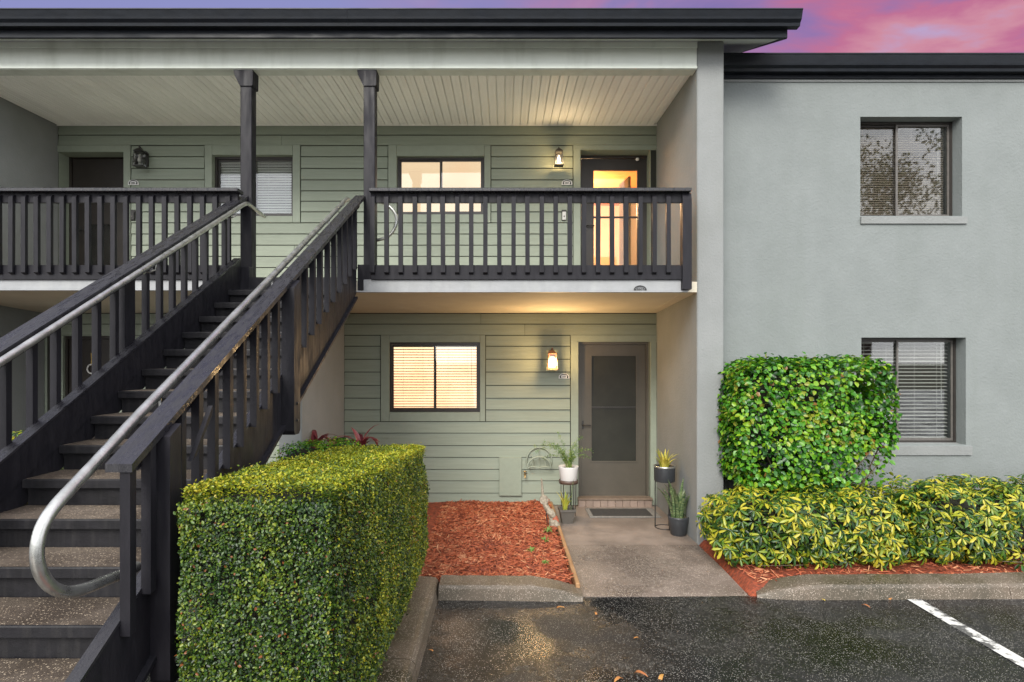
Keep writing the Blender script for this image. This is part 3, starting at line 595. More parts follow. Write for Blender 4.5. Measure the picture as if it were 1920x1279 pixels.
def pull(parent, x, y, z, side=1, m='iron'):
    b = MB(); b.box(x - .012, x + .012, y - .006, y, z - .06, z + .06, ch=.002); b.tube([(x, y - .004, z), (x, y - .045, z), (x + side * .05, y - .05, z + .002), (x + side * .105, y - .044, z - .002)], .009, 8)
    return part('door_handle', b, m, parent)
def door(hole, y, m, glass_px=None, glass_m='screen', bar=None, handle=None, hm='iron', thr=True):
    x0, x1, z0, z1 = hole; fr = .035; b = MB()
    b.box(x0 + .001, x0 + fr, y - .01, y + .10, z0, z1 - .001); b.box(x1 - fr, x1 - .001, y - .01, y + .10, z0, z1 - .001); b.box(x0 + fr, x1 - fr, y - .009, y + .099, z1 - fr, z1 - .001)
    fr_o = part('door_frame', b, m, B)
    a0, a1, c0, c1 = x0 + fr + .004, x1 - fr - .004, z0 + .006, z1 - fr - .004
    if glass_px:
        g0, g1, gz0, gz1 = glass_px
        b = MB(); holed(b, a0, a1, c0, c1, y + .012, y + .045, [glass_px])
        d = part('door', b, m, B)
        s = .016; b = MB(); b.box(g0 - s, g0 + .003, y + .004, y + .0115, gz0 - s, gz1 + s); b.box(g1 - .003, g1 + s, y + .004, y + .0115, gz0 - s, gz1 + s)
        b.box(g0 + .003, g1 - .003, y + .004, y + .0115, gz1 - .003, gz1 + s); b.box(g0 + .003, g1 - .003, y + .004, y + .0115, gz0 - s, gz0 + .003)
        part('door_moulding', b, m, d)
        part('door_glass' if glass_m.startswith('glass') else 'door_screen', MB().box(g0 - .002, g1 + .002, y + .022, y + .027, gz0 - .002, gz1 + .002), glass_m, d)
        if bar: part('door_bar', MB().box(g0, g1, y + .012, y + .034, bar - .012, bar + .012), 'iron' if m == 'door' else m, d)
    else: d = part('door', MB().box(a0, a1, y + .012, y + .05, c0, c1, ch=.003), m, B)
    if handle: pull(d, handle[0], y + .010, handle[1], handle[2], hm)
    return d
# lower right: taupe screen door
Yd = YB + .05
d1 = door(door_low, Yd, 'door', (fx(1109, Yd), fx(1193, Yd), fz(865, Yd), fz(667, Yd)), 'screen', fz(764, Yd), (fx(1093, Yd), fz(797, Yd), 1), 'iron')
b = MB(); b.box(door_low[0] - .02, door_low[1] + .02, YB - .10, YB + .10, .088, .118, ch=.004); part('threshold', b, 'threshold', B)
nb = 10
for i in range(nb):
    w_ = (door_low[1] - door_low[0] + .03) / nb; xa = door_low[0] - .015 + i * w_
    part('paver', MB().box(xa + .002, xa + w_ - .002, YB - .088 + random.uniform(-.002, .002), YB + .12, -.02, .0875, ch=.003), 'brick', B)
# dark space behind the screen
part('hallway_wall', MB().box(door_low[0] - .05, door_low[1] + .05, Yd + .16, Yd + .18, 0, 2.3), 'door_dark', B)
# upper right: dark storm door with a lit room behind it
Yu = YB + .22
d2 = door((door_up[0], XR - .002, 2.86, fz(292, Yu) - .0), Yu, 'door_dark', (fx(1113, Yu), fx(1195, Yu), fz(503, Yu), fz(319, Yu)), 'glass_door', fz(407, Yu), (fx(1100, Yu), fz(424, Yu), 1), 'bronze')
rx0, rx1, ry0, ry1, rz0, rz1 = .75, 2.5, Yu + .20, Yu + 3.2, 2.86, 5.02
b = MB(); b.add([(rx0, ry0, rz1), (rx1, ry0, rz1), (rx1, ry1, rz1), (rx0, ry1, rz1)], [(0, 1, 2, 3)]); part('room_ceiling', b, 'orange', B)
b = MB(); b.add([(rx0, ry0, rz0), (rx1, ry0, rz0), (rx1, ry1, rz0), (rx0, ry1, rz0)], [(0, 1, 2, 3)]); part('room_floor', b, 'roomfloor', B)
b = MB(); b.add([(rx0, ry0, rz0), (rx0, ry1, rz0), (rx0, ry1, rz1), (rx0, ry0, rz1), (rx1, ry1, rz0), (rx1, ry1, rz1), (rx1, ry0, rz0), (rx1, ry0, rz1)], [(0, 1, 2, 3), (1, 4, 5, 2), (4, 6, 7, 5)]); part('room_wall', b, 'roomwall', B)
b = MB(); 
for i in range(9): b.box(1.86 - .006 * i, 1.90 - .006 * i, Yu + .5 + i * .05, Yu + .535 + i * .05, 2.9, 4.75)
part('curtain', b, 'curtain', B)
def lamp(name, loc, e, col, r=.03, parent=None):
    ld = bpy.data.lights.new(name, 'POINT'); ld.energy = e; ld.color = col; ld.shadow_soft_size = r
    o = bpy.data.objects.new(name, ld); COL.objects.link(o); o.location = loc; 
    if parent:
        o.parent = parent; rt = parent; 
    return o
def light_part(name, world, e, col, parent, r=.03):
    rt = parent
    while rt.parent: rt = rt.parent
    return lamp(name, Vector(world) - rt.location, e, col, r, parent)
light_part('room_light', (1.35, Yu + 1.7, 4.55), 62, (1, .62, .32), B, .12)
# upper left: dark recessed door; lower left: dark door under the stair
Yul = YB + .22
d3 = door((XL + .001, door_upl[1], 2.86, fz(292, Yul)), Yul, 'door_dark', (fx(163, Yul), fx(212, Yul), fz(520, Yul), fz(420, Yul)), 'glass_dark', None, (fx(150, Yul), fz(432, Yul), 1), 'iron')
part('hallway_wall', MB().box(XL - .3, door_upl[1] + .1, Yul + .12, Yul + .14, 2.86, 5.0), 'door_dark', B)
d4 = door(door_lowl, Yd, 'door_dark', None, None, None, (door_lowl[1] - .12, 1.0, -1), 'iron')
b = MB(); b.box(fx(112, YB), door_lowl[0], YB + .0, YB + .02, 0, 2.33); part('trim_board', b, 'trim', B)
part('peephole_plate', MB().tube([(fx(1195, Yu), Yu - .03, fz(300, Yu)), (fx(1193, Yu), Yu - .05, fz(301, Yu))], .022, 12), 'plastic_white', B, 'small round white sensor above the upper door')

# ------------------------------------------------------------------ right wing: a house front of its own
Wg = thing('building_wing', 'smooth grey stucco wing with two recessed sliding windows, right of the porch', 'building', (6, YW, 0))
h_up = (fx(1613, YW), fx(1804, YW), fz(405, YW), fz(219, YW)); h_lo = (fx(1615, YW), fx(1811, YW), fz(834, YW), fz(633, YW))
b = MB(); holed(b, 2.3925, 14, -.1, 5.30, YW, YW + .26, [h_up, h_lo]); part('wall', b, 'stucco', Wg)
part('side_wall', MB().box(13.8, 14, YW + .2605, 12.7, -.1, 5.5), 'stucco', Wg); part('rear_wall', MB().box(2.56, 13.79, 12.5, 12.7, -.1, 5.5), 'stucco', Wg)
window(Wg, h_up, YW, slat_m='blind_tan', pitch=.021, slat_t=.75, depth=.145, glass='glass_dark', frame_m2='bronze_light', mull=.455)
window(Wg, h_lo, YW, slat_m='blind', pitch=.043, slat_t=.22, depth=.145, glass='glass', frame_m2='bronze_light', mull=.44)
def sill(x0, x1, za, zb):
    b = MB(); b.prism([(YW - .022, za), (YW - .026, zb - .008), (YW + .142, zb + .012), (YW + .142, zb - .02), (YW - .002, zb - .022), (YW - .002, za)], x0, x1, 'x'); part('window_sill', b, 'stucco_light', Wg)
sill(fx(1613, YW) - .003, fx(1808, YW) + .02, fz(420, YW), fz(406, YW)); sill(fx(1615, YW) - .003, fx(1817, YW) + .02, fz(853, YW), fz(835, YW))
part('roof_fascia', MB().box(2.40, 14.2, YW - .034, YW - .002, 5.222, 5.46, ch=.003), 'gutter', Wg)
part('wall_trim', MB().box(2.396, 14.1, YW - .014, YW - .001, 5.195, 5.221), 'stucco_light', Wg)
xx = 2.43
for x1 in (7.2, 14.2):
    b = MB(); b.prism(gutter_prof(YW - .036, 5.268, 5.447), xx, x1 - .002, 'x'); part('gutter', b, 'gutter', Wg); xx = x1
b = MB(); b.prism([(YW - .02, 5.47), (14, 5.47 + 7.25 * .36), (14, 5.38 + 7.25 * .36), (YW - .02, 5.40)], 2.56, 14.2, 'x'); part('roof', b, 'shingle', Wg)

# ------------------------------------------------------------------ porch columns
def column(x, label):
    Y0 = YF + .02; t = thing('porch_column', label, 'column', (x, Y0 + .06, 2.86), 'black timber columns under the porch beam')
    part('shaft', MB().box(x - .062, x + .062, Y0, Y0 + .124, 2.74, 5.04, ch=.006), 'black', t)
    b = MB(); b.prism([(x - .062, 4.985), (x + .072, 4.985), (x + .078, 5.0), (x + .082, 5.158), (x - .130, 5.158), (x - .118, 5.10)], Y0 - .014, Y0 + .138, 'y'); part('capital', b, 'black', t)
    return t
XCR, XCL = -1.47, -2.815
column(XCR, 'black column at the head of the stairs, where the right-hand balcony railing starts')
column(XCL, 'black column at the head of the stairs, where the left-hand balcony railing ends')

# ------------------------------------------------------------------ balcony railings
def baluster_mesh(h, w_=.046):
    b = MB(); y0, y1 = -.038, 0
    # bevelled top front edge and raked cut at the foot
    pr = [(y1, 0), (y0, .020), (y0, h - .028), (y1 - .012, h), (y1, h)]
    b.prism(pr, -w_ / 2, w_ / 2, 'x'); return b.mesh('baluster', 'black')
def railing(x0, x1, label, xs, endpost=False, yr=6.235):
    t = thing('balcony_railing', label, 'railing', ((x0 + x1) / 2, yr, 2.86), 'charcoal wooden balcony railings')
    top = fz(355.5, yr)
    part('cap_rail', MB().box(x0, x1, yr - .075, yr + .075, top - .038, top, ch=.005), 'black_rail', t)
    part('upper_rail', MB().box(x0 + .004, x1 - .03, yr - .0, yr + .038, top - .038 - .10, top - .0385), 'black', t)
    part('lower_rail', MB().box(x0 + .004, x1 - .03, yr - .0, yr + .038, fz(524, yr), fz(497, yr), ch=.003), 'black', t)
    hb = fz(366, yr) - fz(515, yr); me = baluster_mesh(hb)
    for x in xs: o = rep('baluster', me, t, (x, yr - .0005, fz(515, yr))); o.rotation_euler = (0, random.uniform(-.004, .004), 0)
    if endpost:
        b = MB(); xe = fx(1286.5, yr); b.prism([(yr - .0395, fz(543, yr)), (yr - .0395, top - .105), (yr - .012, top - .0395), (yr + .052, top - .0395), (yr + .052, fz(543, yr))], xe - .048, xe + .048, 'x'); part('post', b, 'black', t)
    return t
yr = 6.235
railing(fx(694, yr), fx(1293, yr), 'charcoal balcony railing on the right, above the ground floor porch', [fx(640 + 177 / 2.975 + i * 26.32, yr) for i in range(22)], True)
railing(-8.2, fx(451, yr), 'charcoal balcony railing on the left, in front of the dark upstairs door', [fx(430 - i * 23.85, yr) for i in range(28)])

# ------------------------------------------------------------------ staircase
RISE, RUN, SL = .1562, .2827, .5526
def nose(Y): return 2 - 2.587 + SL * Y
ST = thing('staircase', 'wet charcoal outdoor staircase with open timber railings and brown aggregate treads', 'staircase', (-2.2, 3.6, 0))
XI0, XI1 = -2.802, -1.615
b = MB(); b.prism([(0, 0), (0, -.048), (.012, -.048), (.045, -.048), (RUN + .02, -.048), (RUN + .02, -.001), (.004, -.0)], 0, XI1 - XI0, 'x'); tread_me = b.mesh('tread', 'tread')
b = MB(); b.prism([(-.009, .001), (-.012, -.006), (-.012, -.050), (-.0005, -.050), (-.0005, .001)], 0, XI1 - XI0, 'x'); nose_me = b.mesh('tread_nosing', 'riser')
b = MB(); b.prism([(.030, -.001), (.030, -(RISE - .002)), (.052, -(RISE - .002)), (.052, -.001)], 0, XI1 - XI0, 'x'); riser_me = b.mesh('riser', 'riser')
b = MB(); b.prism([(.0155, 0), (.0155, -.012), (.029, -.012), (.029, 0)], 0, XI1 - XI0, 'x'); strip_me = b.mesh('riser_strip', 'riser')
b = MB(); b.prism([(0, .001), (RUN + .02, .001), (RUN + .02, .004), (0, .004)], 0, XI1 - XI0, 'x'); paint_me = b.mesh('tread_paint', 'black')
for i in range(-4, 14):
    Y = (9.11 + i) * RUN; z = 2 - (7.45 - i) * RISE
    if i < 13: tr = rep('tread', tread_me, ST, (XI0, Y, z)); 
    if i < 13: rep('tread_nosing', nose_me, tr, (XI0, Y, z))
    if i in (8, 9, 10, 11, 12): rep('tread_paint', paint_me, tr, (XI0, Y, z))
    r_ = rep('riser', riser_me, ST, (XI0, Y, z - .048 if i < 13 else z + .02))
    if i < 13: rep('riser_strip', strip_me, r_, (XI0, Y, z - .0485))
def inclined(x0, x1, lo, hi, Ya, Yb, m, name, ch=False, parent=None):
    """board parallel to the stair, lo..hi measured vertically from the nosing line"""
    b = MB(); b.prism([(Ya, nose(Ya) + lo), (Yb, nose(Yb) + lo), (Yb, nose(Yb) + hi), (Ya, nose(Ya) + hi)], x0, x1, 'x'); return part(name, b, m, parent or ST)
Yend = 6.24
def stringer(x0, x1, lo, hi, Ya=1.18):
    b = MB(); zb = 0.0; yl = (zb - lo + .587) / SL
    b.prism([(Ya, 0.0), (yl, 0.0), (Yend, nose(Yend) + lo), (Yend, nose(Yend) + hi - .0), (Ya, max(.05, nose(Ya) + hi))], x0, x1, 'x'); return part('stringer', b, 'black', ST)
stringer(-1.612, -1.570, -.158, .185); stringer(-2.858, -2.806, -.158, -.003)
inclined(-2.866, -2.800, .0, .205, 1.3, Yend, 'black', 'skirt_board')
inclined(-2.872, -2.796, .2055, .222, 1.3, Yend, 'black_rail', 'skirt_cap'); inclined(-1.622, -1.566, .1855, .202, 1.3, Yend, 'black_rail', 'skirt_cap')
inclined(-1.60, -1.54, -.185, -.160, 1.8, Yend - .06, 'black', 'stringer_ledge')
inclined(-2.915, -2.785, .802, .838, 2.42, 6.40, 'black_rail', 'handrail_cap'); inclined(-1.622, -1.512, .812, .846, 2.385, 6.40, 'black_rail', 'handrail_cap')
inclined(-2.893, -2.853, .705, .8015, 2.50, 6.39, 'black', 'upper_rail'); inclined(-1.612, -1.572, .720, .8115, 2.52, 6.39, 'black', 'upper_rail')
def stair_baluster(x, Y, top, bot, wd=.042, dp=.040):
    b = MB(); a, c = Y - dp / 2, Y + dp / 2
    b.prism([(a, nose(a) + bot + .014), (c, nose(c) + bot - .004), (c, nose(c) + top), (a, nose(a) + top)], x - wd / 2, x + wd / 2, 'x'); part('baluster', b, 'black', ST)
for Y in (2.555, 2.80, 2.96, 3.12, 3.29, 3.46, 3.64, 3.81, 3.98, 4.40, 4.56, 4.745, 4.93, 5.14, 5.335, 5.53, 5.72, 5.90, 6.08): stair_baluster(-1.5475, Y, .811, .16)
stair_baluster(-1.5475, 2.415, .811, .12)
Y = 2.45
while Y < 6.25:
    if abs(Y - 4.50) > .08: stair_baluster(-2.889, Y, .80, .10)
    Y += .19
def stair_post(x0, x1, Y, lo, top, dp=.125):
    a, c = Y - dp / 2, Y + dp / 2; zb = nose(a) + lo; b = MB()
    b.prism([(a, zb + .03), (a + .02, zb), (c - .02, zb), (c, zb + .03), (c, nose(c) + top), (a, nose(a) + top)], x0, x1, 'x'); p_ = part('post', b, 'black', ST)
    b = MB()
    if x1 > -2:
        for dz in (.10, .22): b.tube([(x1 - .002, Y, zb + dz), (x1 + .010, Y, zb + dz)], .011, 8)
        part('bolt', b, 'iron', p_)
stair_post(-1.569, -1.480, 2.645, -.30, .81, .09); stair_post(-1.569, -1.480, 4.20, -.23, .81)
stair_post(-2.945, -2.868, 4.50, -.16, .80); stair_post(-2.945, -2.868, 2.40, -.16, .80)
# short diagonal brace under the right cap and the corner block at the landing
b = MB(); b.prism([(2.74, nose(2.74) + .60), (2.78, nose(2.78) + .60), (2.93, nose(2.93) + .70), (2.93, nose(2.93) + .74)], -1.478, -1.455, 'x'); part('brace', b, 'black', ST)
part('corner_block', MB().box(XCR - .095, XCR + .075, 6.27, 6.395, 2.745, 3.02, ch=.004), 'black', ST); part('corner_block', MB().box(XCL - .075, XCL + .095, 6.27, 6.395, 2.745, 3.0, ch=.004), 'black', ST)
part('landing_beam', MB().box(XI0, XI1, 6.28, 6.33, 2.60, 2.866), 'black', ST)
# galvanised pipe handrails
def hp(x, Y, h): return Vector((x, Y, nose(Y) + h))
def loop_px(pts): return [Vector((-1.70, (-1.70) * F / (px - CX), 2 - (py - CY) * ((-1.70) * F / (px - CX)) / F)) for px, py in pts]
lo_ = loop_px([(258, 1062), (240, 1073), (213, 1082), (190, 1092), (171.5, 1100), (144, 1109), (117, 1111), (92.6, 1099), (76, 1076), (68.6, 1046), (71, 1011), (83, 977), (106, 945), (151, 897), (175, 872)])
def smooth(pts, it=2):
    for _ in range(it):
        q = [pts[0]]
        for a, c in zip(pts[:-1], pts[1:]): q += [a * .75 + c * .25, a * .25 + c * .75]
        pts = q + [pts[-1]]
    return pts
rp = smooth(lo_) + [hp(-1.70, Y, .822) for Y in (2.7, 3.5, 4.5, 5.5, 6.28)] + [hp(-1.70, 6.36, .815), Vector((-1.695, 6.44, nose(6.38) + .80)), Vector((-1.65, 6.50, nose(6.38) + .775))]
part('handrail', MB().tube(rp, .0235, 14), 'pipe', ST, 'galvanised pipe handrail curling back to the stringer at its foot')
lp = [hp(-2.742, Y, .81) for Y in (1.9, 3, 4, 5, 6.05)] + smooth([hp(-2.742, 6.12, .81), hp(-2.742, 6.26, .805), Vector((-2.742, 6.40, nose(6.26) + .79)), Vector((-2.742, 6.72, nose(6.26) + .77))])
part('handrail', MB().tube(lp, .0215, 14), 'pipe', ST)
for x, x2, Ys, h in ((-1.70, -1.62, (2.9, 4.3, 5.7), .82), (-2.742, -2.84, (3.1, 4.62, 6.0), .81)):
    for Y in Ys:
        b = MB(); b.tube([(x, Y, nose(Y) + h - .02), (x, Y, nose(Y) + h - .065), ((x + x2) / 2, Y, nose(Y) + h - .085), (x2, Y, nose(Y) + h - .075)], .008, 8); b.tube([(x2 + (.0 if x2 > -2 else 0), Y, nose(Y) + h - .075), (x2 + .006, Y, nose(Y) + h - .075)], .026, 10)
        part('handrail_bracket', b, 'pipe', ST)
Yh = 6.62
hr = smooth([Vector((fx(x_, Yh), Yh, fz(y_, Yh))) for x_, y_ in ((698, 377), (715, 379), (731, 387), (743, 402), (744, 420), (735, 438), (722, 447), (706, 451), (698, 452))])
part('handrail_return', MB().tube(hr, .019, 12), 'pipe', ST, 'white curved end of pipe seen between the balcony balusters')
# ------------------------------------------------------------------ wall lanterns
def lantern(px, py, label, body, lit, scale=1.0, style=0):
    """box lantern hung from an arm on a small wall plate; local origin at the plate centre on the wall"""
    t = thing('wall_lantern', label, 'lantern', (fx(px, YB), YB - .010, fz(py, YB)), 'wall lanterns beside the doors')
    s = scale; b = MB(); b.prism([(-.045 * s, -.10 * s), (.045 * s, -.10 * s), (.045 * s, .075 * s), (.025 * s, .11 * s), (0, .12 * s), (-.025 * s, .11 * s), (-.045 * s, .075 * s)], -.022, 0, 'y'); lpart('back_plate', b, body, t)
    b = MB(); y = -.135
    b.tube([(0, -.015, .05 * s), (0, -.07, .115 * s), (0, y, .135 * s), (0, y, .10 * s)], .008 * s, 8); lpart('arm', b, body, t)
    w0, w1, zt, zb = .048 * s, .062 * s, .055 * s, -.135 * s
    b = MB()
    for sx in (-1, 1):
        for sy in (-1, 1): b.tube([(sx * w0, y + sy * w0, zt), (sx * w1, y + sy * w1, zb)], .0048 * s, 6)
    b.box(-w1 - .006, w1 + .006, y - w1 - .006, y + w1 + .006, zb - .012 * s, zb); b.box(-w0 - .004, w0 + .004, y - w0 - .004, y + w0 + .004, zt, zt + .008)
    lpart('cage', b, body, t)
    b = MB(); b.add([(-w0 - .012, y - w0 - .012, zt + .008), (w0 + .012, y - w0 - .012, zt + .008), (w0 + .012, y + w0 + .012, zt + .008), (-w0 - .012, y + w0 + .012, zt + .008), (-.018, y - .018, zt + .055), (.018, y - .018, zt + .055), (.018, y + .018, zt + .055), (-.018, y + .018, zt + .055)],
          [(0, 3, 2, 1), (4, 5, 6, 7), (0, 1, 5, 4), (1, 2, 6, 5), (2, 3, 7, 6), (3, 0, 4, 7)])
    b.lathe([(.0, .085 * s), (.012 * s, .08 * s), (.014 * s, .066 * s), (.008, .055 * s)], 0, y, zt - .0, 10); lpart('roof', b, body, t)
    b = MB()
    for sx, sy in ((1, 0), (-1, 0), (0, 1), (0, -1)):
        a0, a1 = w0 - .002, w1 - .002
        if sx: b.add([(sx * a0, y - a0, zt), (sx * a0, y + a0, zt), (sx * a1, y + a1, zb), (sx * a1, y - a1, zb)], [(0, 1, 2, 3)])
        else: b.add([(-a0, y + sy * a0, zt), (a0, y + sy * a0, zt), (a1, y + sy * a1, zb), (-a1, y + sy * a1, zb)], [(0, 1, 2, 3)])
    lpart('glass', b, 'lamp_glass' if lit else 'glass_dark', t)
    b = MB(); b.lathe([(.0, -.075 * s), (.018 * s, -.068 * s), (.028 * s, -.045 * s), (.026 * s, -.022 * s), (.014 * s, .008 * s), (.012 * s, .03 * s), (0, .03 * s)], 0, y, -.015 * s, 14)
    lpart('bulb', b, {2: 'bulb_on', 1: 'bulb_dim', 0: 'bulb_off'}[lit], t)
    if lit == 2:
        b = MB(); b.lathe([(0, -.115 * s), (.040 * s, -.113 * s), (.044 * s, -.09 * s), (.040 * s, .01 * s), (.022 * s, .03 * s)], 0, y, -.01 * s, 18); lpart('frosted_globe', b, 'frost', t)
    return t, y
t1, yy = lantern(1034, 672, 'lit copper coloured lantern glowing beside the taupe ground floor door', 'copper', 2, 1.02)
lamp('lantern_light', (0, yy - .09, -.06), 20, (1.0, .63, .28), .05, t1)
t2, yy = lantern(1046, 300, 'upper right black lantern with a glowing pear shaped bulb, near the orange lit door', 'iron', 1, .88)
lamp('lantern_light', (0, yy - .08, -.08), 3.2, (1.0, .70, .36), .04, t2)
lantern(274, 300, 'upper left unlit black lantern beside the dark recessed door', 'iron', 0, .98)

# ------------------------------------------------------------------ number plaques
def text_mesh(name, s, size, m, w_=1.0):
    cu = bpy.data.curves.new(name, 'FONT'); cu.body = s; cu.size = size; cu.align_x = 'CENTER'; cu.align_y = 'CENTER'; cu.extrude = .001; cu.space_character = 1.05; cu.offset = size * .02
    o = bpy.data.objects.new(name, cu); COL.objects.link(o); dg = bpy.context.evaluated_depsgraph_get(); me = bpy.data.meshes.new_from_object(o.evaluated_get(dg)); me.name = name
    bpy.data.objects.remove(o); me.materials.clear(); me.materials.append(M[m]); return me
def plaque(px, py, Y, txt, label, w_=.135, plate=True):
    t = thing('number_plaque', label, 'number plaque', (fx(px, Y), Y, fz(py, Y)), 'arched number plaques'); h = w_ * .42
    arc = [(w_ / 2 * math.cos(a), -h * .3 + h * .85 * math.sin(a)) for a in np.linspace(0, math.pi, 13)]
    if plate: b = MB(); b.prism([(w_ / 2 + .006, -h * .62), *[(x * 1.06, z + .004) for x, z in arc], (-w_ / 2 - .006, -h * .62)], -.008, 0, 'y'); lpart('plate', b, 'sign', t)
    # black scrollwork arch with a leaf shape at each end
    b = MB(); o_ = [(w_ * .45 * math.cos(a), -h * .28 + h * .78 * math.sin(a)) for a in np.linspace(.1, math.pi - .1, 12)]; i_ = [(w_ * .40 * math.cos(a), -h * .28 + h * .55 * math.sin(a)) for a in np.linspace(.1, math.pi - .1, 12)]
    yy = -.0105
    b.add([(x, yy, z) for x, z in o_] + [(x, yy, z) for x, z in i_], [(i, i + 1, 13 + i, 12 + i) for i in range(11)])
    for sx in (-1, 1):
        c = [(sx * (w_ * .36 + w_ * .085 * math.cos(a)), yy - .0004, -h * .28 + h * .27 * math.sin(a)) for a in np.linspace(0, 6.283, 9)[:-1]]; b.add(c, [tuple(range(8))])
    lpart('scrollwork', b, 'sign_black', t)
    o = link('number', text_mesh('number', txt, h * .62, 'sign_black'), t, (0, -.011, -h * .22)); o.rotation_euler = (R(90), 0, 0)
    return t
plaque(250.5, 342, YB - .009, '206', 'arched white and black number plaque 206 below the unlit lantern')
plaque(1063, 342, YB - .009, '207', 'arched white and black number plaque 207 beside the upper orange lit door')
plaque(1057.5, 705, YB - .009, '107', 'arched number plaque 107 under the lit lantern by the ground floor door')
plaque(1200, 541, 6.26, '9807', 'arched number plaque 9807 on the white balcony fascia', .155, False)
def bell(px, py, label, m, m2):
    t = thing('doorbell', label, 'doorbell', (fx(px, YB), YB - .006, fz(py, YB))); lpart('back_plate', MB().box(-.034, .034, -.008, .001, -.075, .075, ch=.003), m, t)
    lpart('cover', MB().box(-.026, .026, -.026, -.0075, -.068, .045, ch=.004), m2, t); b = MB(); b.tube([(0, -.026, -.02), (0, -.030, -.02)], .010, 12); lpart('button', b, 'pot_grey', t)
bell(1057.5, 404, 'white doorbell box on the siding left of the upper orange lit door', 'iron', 'plastic_white')
bell(250, 404, 'small black doorbell box on the siding right of the dark upper door', 'iron', 'iron')

# ------------------------------------------------------------------ things on and by the lower wall
def px3(x, y, Y): return (fx(x, Y), Y, fz(y, Y))
Yh = YB - .05
t = thing('hose_hanger', 'pale green scalloped metal hose hanger empty on the siding', 'hose hanger', (fx(1011, Yh), Yh, fz(862, Yh)))
def archpts(cx, cy, rx, ry, a0, a1, Y, n=18): return [px3(cx + rx * math.cos(a), cy - ry * math.sin(a), Y) for a in np.linspace(R(a0), R(a1), n)]
part('back_arch', MB().tube(archpts(1011, 864, 23.5, 25, -20, 200, YB - .02), .010, 8), 'trim', t)
part('saddle', MB().tube([px3(989, 876, Yh - .06)] + archpts(1011, 874, 21, 17, 12, 168, Yh - .06)[::-1] + [px3(1033, 876, Yh - .06)], .014, 8), 'trim', t)
part('saddle_lip', MB().tube([px3(989, 877, Yh - .06), px3(1000, 875, Yh - .07), px3(1011, 877, Yh - .07), px3(1022, 875, Yh - .07), px3(1033, 877, Yh - .06)], .009, 8), 'trim', t)
b = MB()
for x0, y0 in ((1011, 840), (996, 852), (1026, 852)): b.tube([px3(x0, y0, YB - .02), px3(x0 + (0 if x0 == 1011 else (4 if x0 < 1011 else -4)), 861, YB - .05), px3(x0 + (0 if x0 == 1011 else (3 if x0 < 1011 else -3)), 876, YB - .08)], .006, 6)
part('ribs', b, 'trim', t)
t = thing('garden_tap', 'small brass garden tap beside the green utility cover', 'tap', px3(984, 889, YB - .004))
b = MB(); b.tube([(0, 0, 0), (0, -.06, 0), (0, -.085, -.012), (0, -.09, -.04)], [.014, .013, .013, .010], 10); lpart('body', b, 'brass', t)
b = MB(); b.lathe([(0, .014), (.024, .010), (.026, 0), (.006, -.004), (.006, -.03)], 0, -.045, .04, 12); lpart('handle', b, 'brass', t)

# doormat
t = thing('doormat', 'dark grey doormat with a pale worn border in front of the taupe door', 'doormat', (fx(1160, 7.65), 7.65, .002))
z = .004; ma = (fx(1097, 7.86), 7.72), (fx(1222, 7.86) , 7.72)
b = MB(); b.box(fx(1098, 7.8), fx(1226, 7.8), 7.42, 7.86, .003, .016, ch=.003); part('base', b, 'mat_print', t)
b = MB(); grid(b, fx(1098, 7.8) + .05, fx(1226, 7.8) - .10, 7.46, 7.82, .04, lambda x, y: .0185 + .002 * float(nse([(x, y, 2)], 20)[0])); part('pile', b, 'mat', t)

# --------- potted plants
def blade(L_, w0, lean, az, curl=.15, n=6, twist=.2, keel=.25):
    """one strap leaf: a keeled ribbon rising from the soil"""
    v = []; f = []
    for i in range(n + 1):
        s = i / n; ww = w0 * (math.sin(math.pi * min(1, .18 + s * .82)) ** .6 if s > .55 else 1) * (1 if s < .9 else .55) * (0.02 if i == n else 1)
        a = lean * s + curl * s * s; r_ = L_ * s * math.sin(a); z = L_ * s * math.cos(a); tw = twist * s
        cx, cy = r_ * math.cos(az), r_ * math.sin(az); dx, dy = -math.sin(az + tw), math.cos(az + tw)
        v += [(cx - dx * ww / 2, cy - dy * ww / 2, z), (cx + math.cos(az) * ww * keel, cy + math.sin(az) * ww * keel, z), (cx + dx * ww / 2, cy + dy * ww / 2, z)]
    for i in range(n): a = i * 3; f += [(a, a + 1, a + 4, a + 3), (a + 1, a + 2, a + 5, a + 4)]
    return v, f
def leaves_in(t, n, base, L_, w_, lean, m, seed, spread=.04, curl=.1, name='leaf'):
    r = random.Random(seed)
    for i in range(n):
        az = 6.283 * i / n + r.uniform(-.4, .4); v, f = blade(L_ * r.uniform(.6, 1.1), w_ * r.uniform(.75, 1.2), lean * r.uniform(.15, 1.2), az, curl * r.uniform(.2, 1.3), twist=r.uniform(-.8, .8))
        b = MB().add(v, f, 0, True); rr = spread * r.uniform(.2, 1); o = lpart(name, b, m, t); o.location = (base[0] + rr * math.cos(az), base[1] + rr * math.sin(az), base[2])
def stand(t, r_, h, ring_low=True, legs=4, rt=.012, a0=.4, band=.05, m='iron', lowr=None):
    b = MB(); lowr = lowr or r_
    b.lathe([(r_ - .003, 0), (r_ + .004, 0), (r_ + .004, band), (r_ - .003, band), (r_ - .003, 0)], 0, 0, h - band, 28); lpart('ring', b, m, t)
    for k in range(legs):
        a = a0 + 6.283 * k / legs; lpart('leg', MB().tube([(r_ * math.cos(a), r_ * math.sin(a), h - .01), (lowr * math.cos(a), lowr * math.sin(a), 0)], rt / 2, 8), 'iron', t)
    if ring_low: b = MB(); b.tube([(lowr * math.cos(a), lowr * math.sin(a), .006) for a in np.linspace(0, 6.283, 33)], .005, 6, caps=False); lpart('foot_ring', b, 'iron', t)
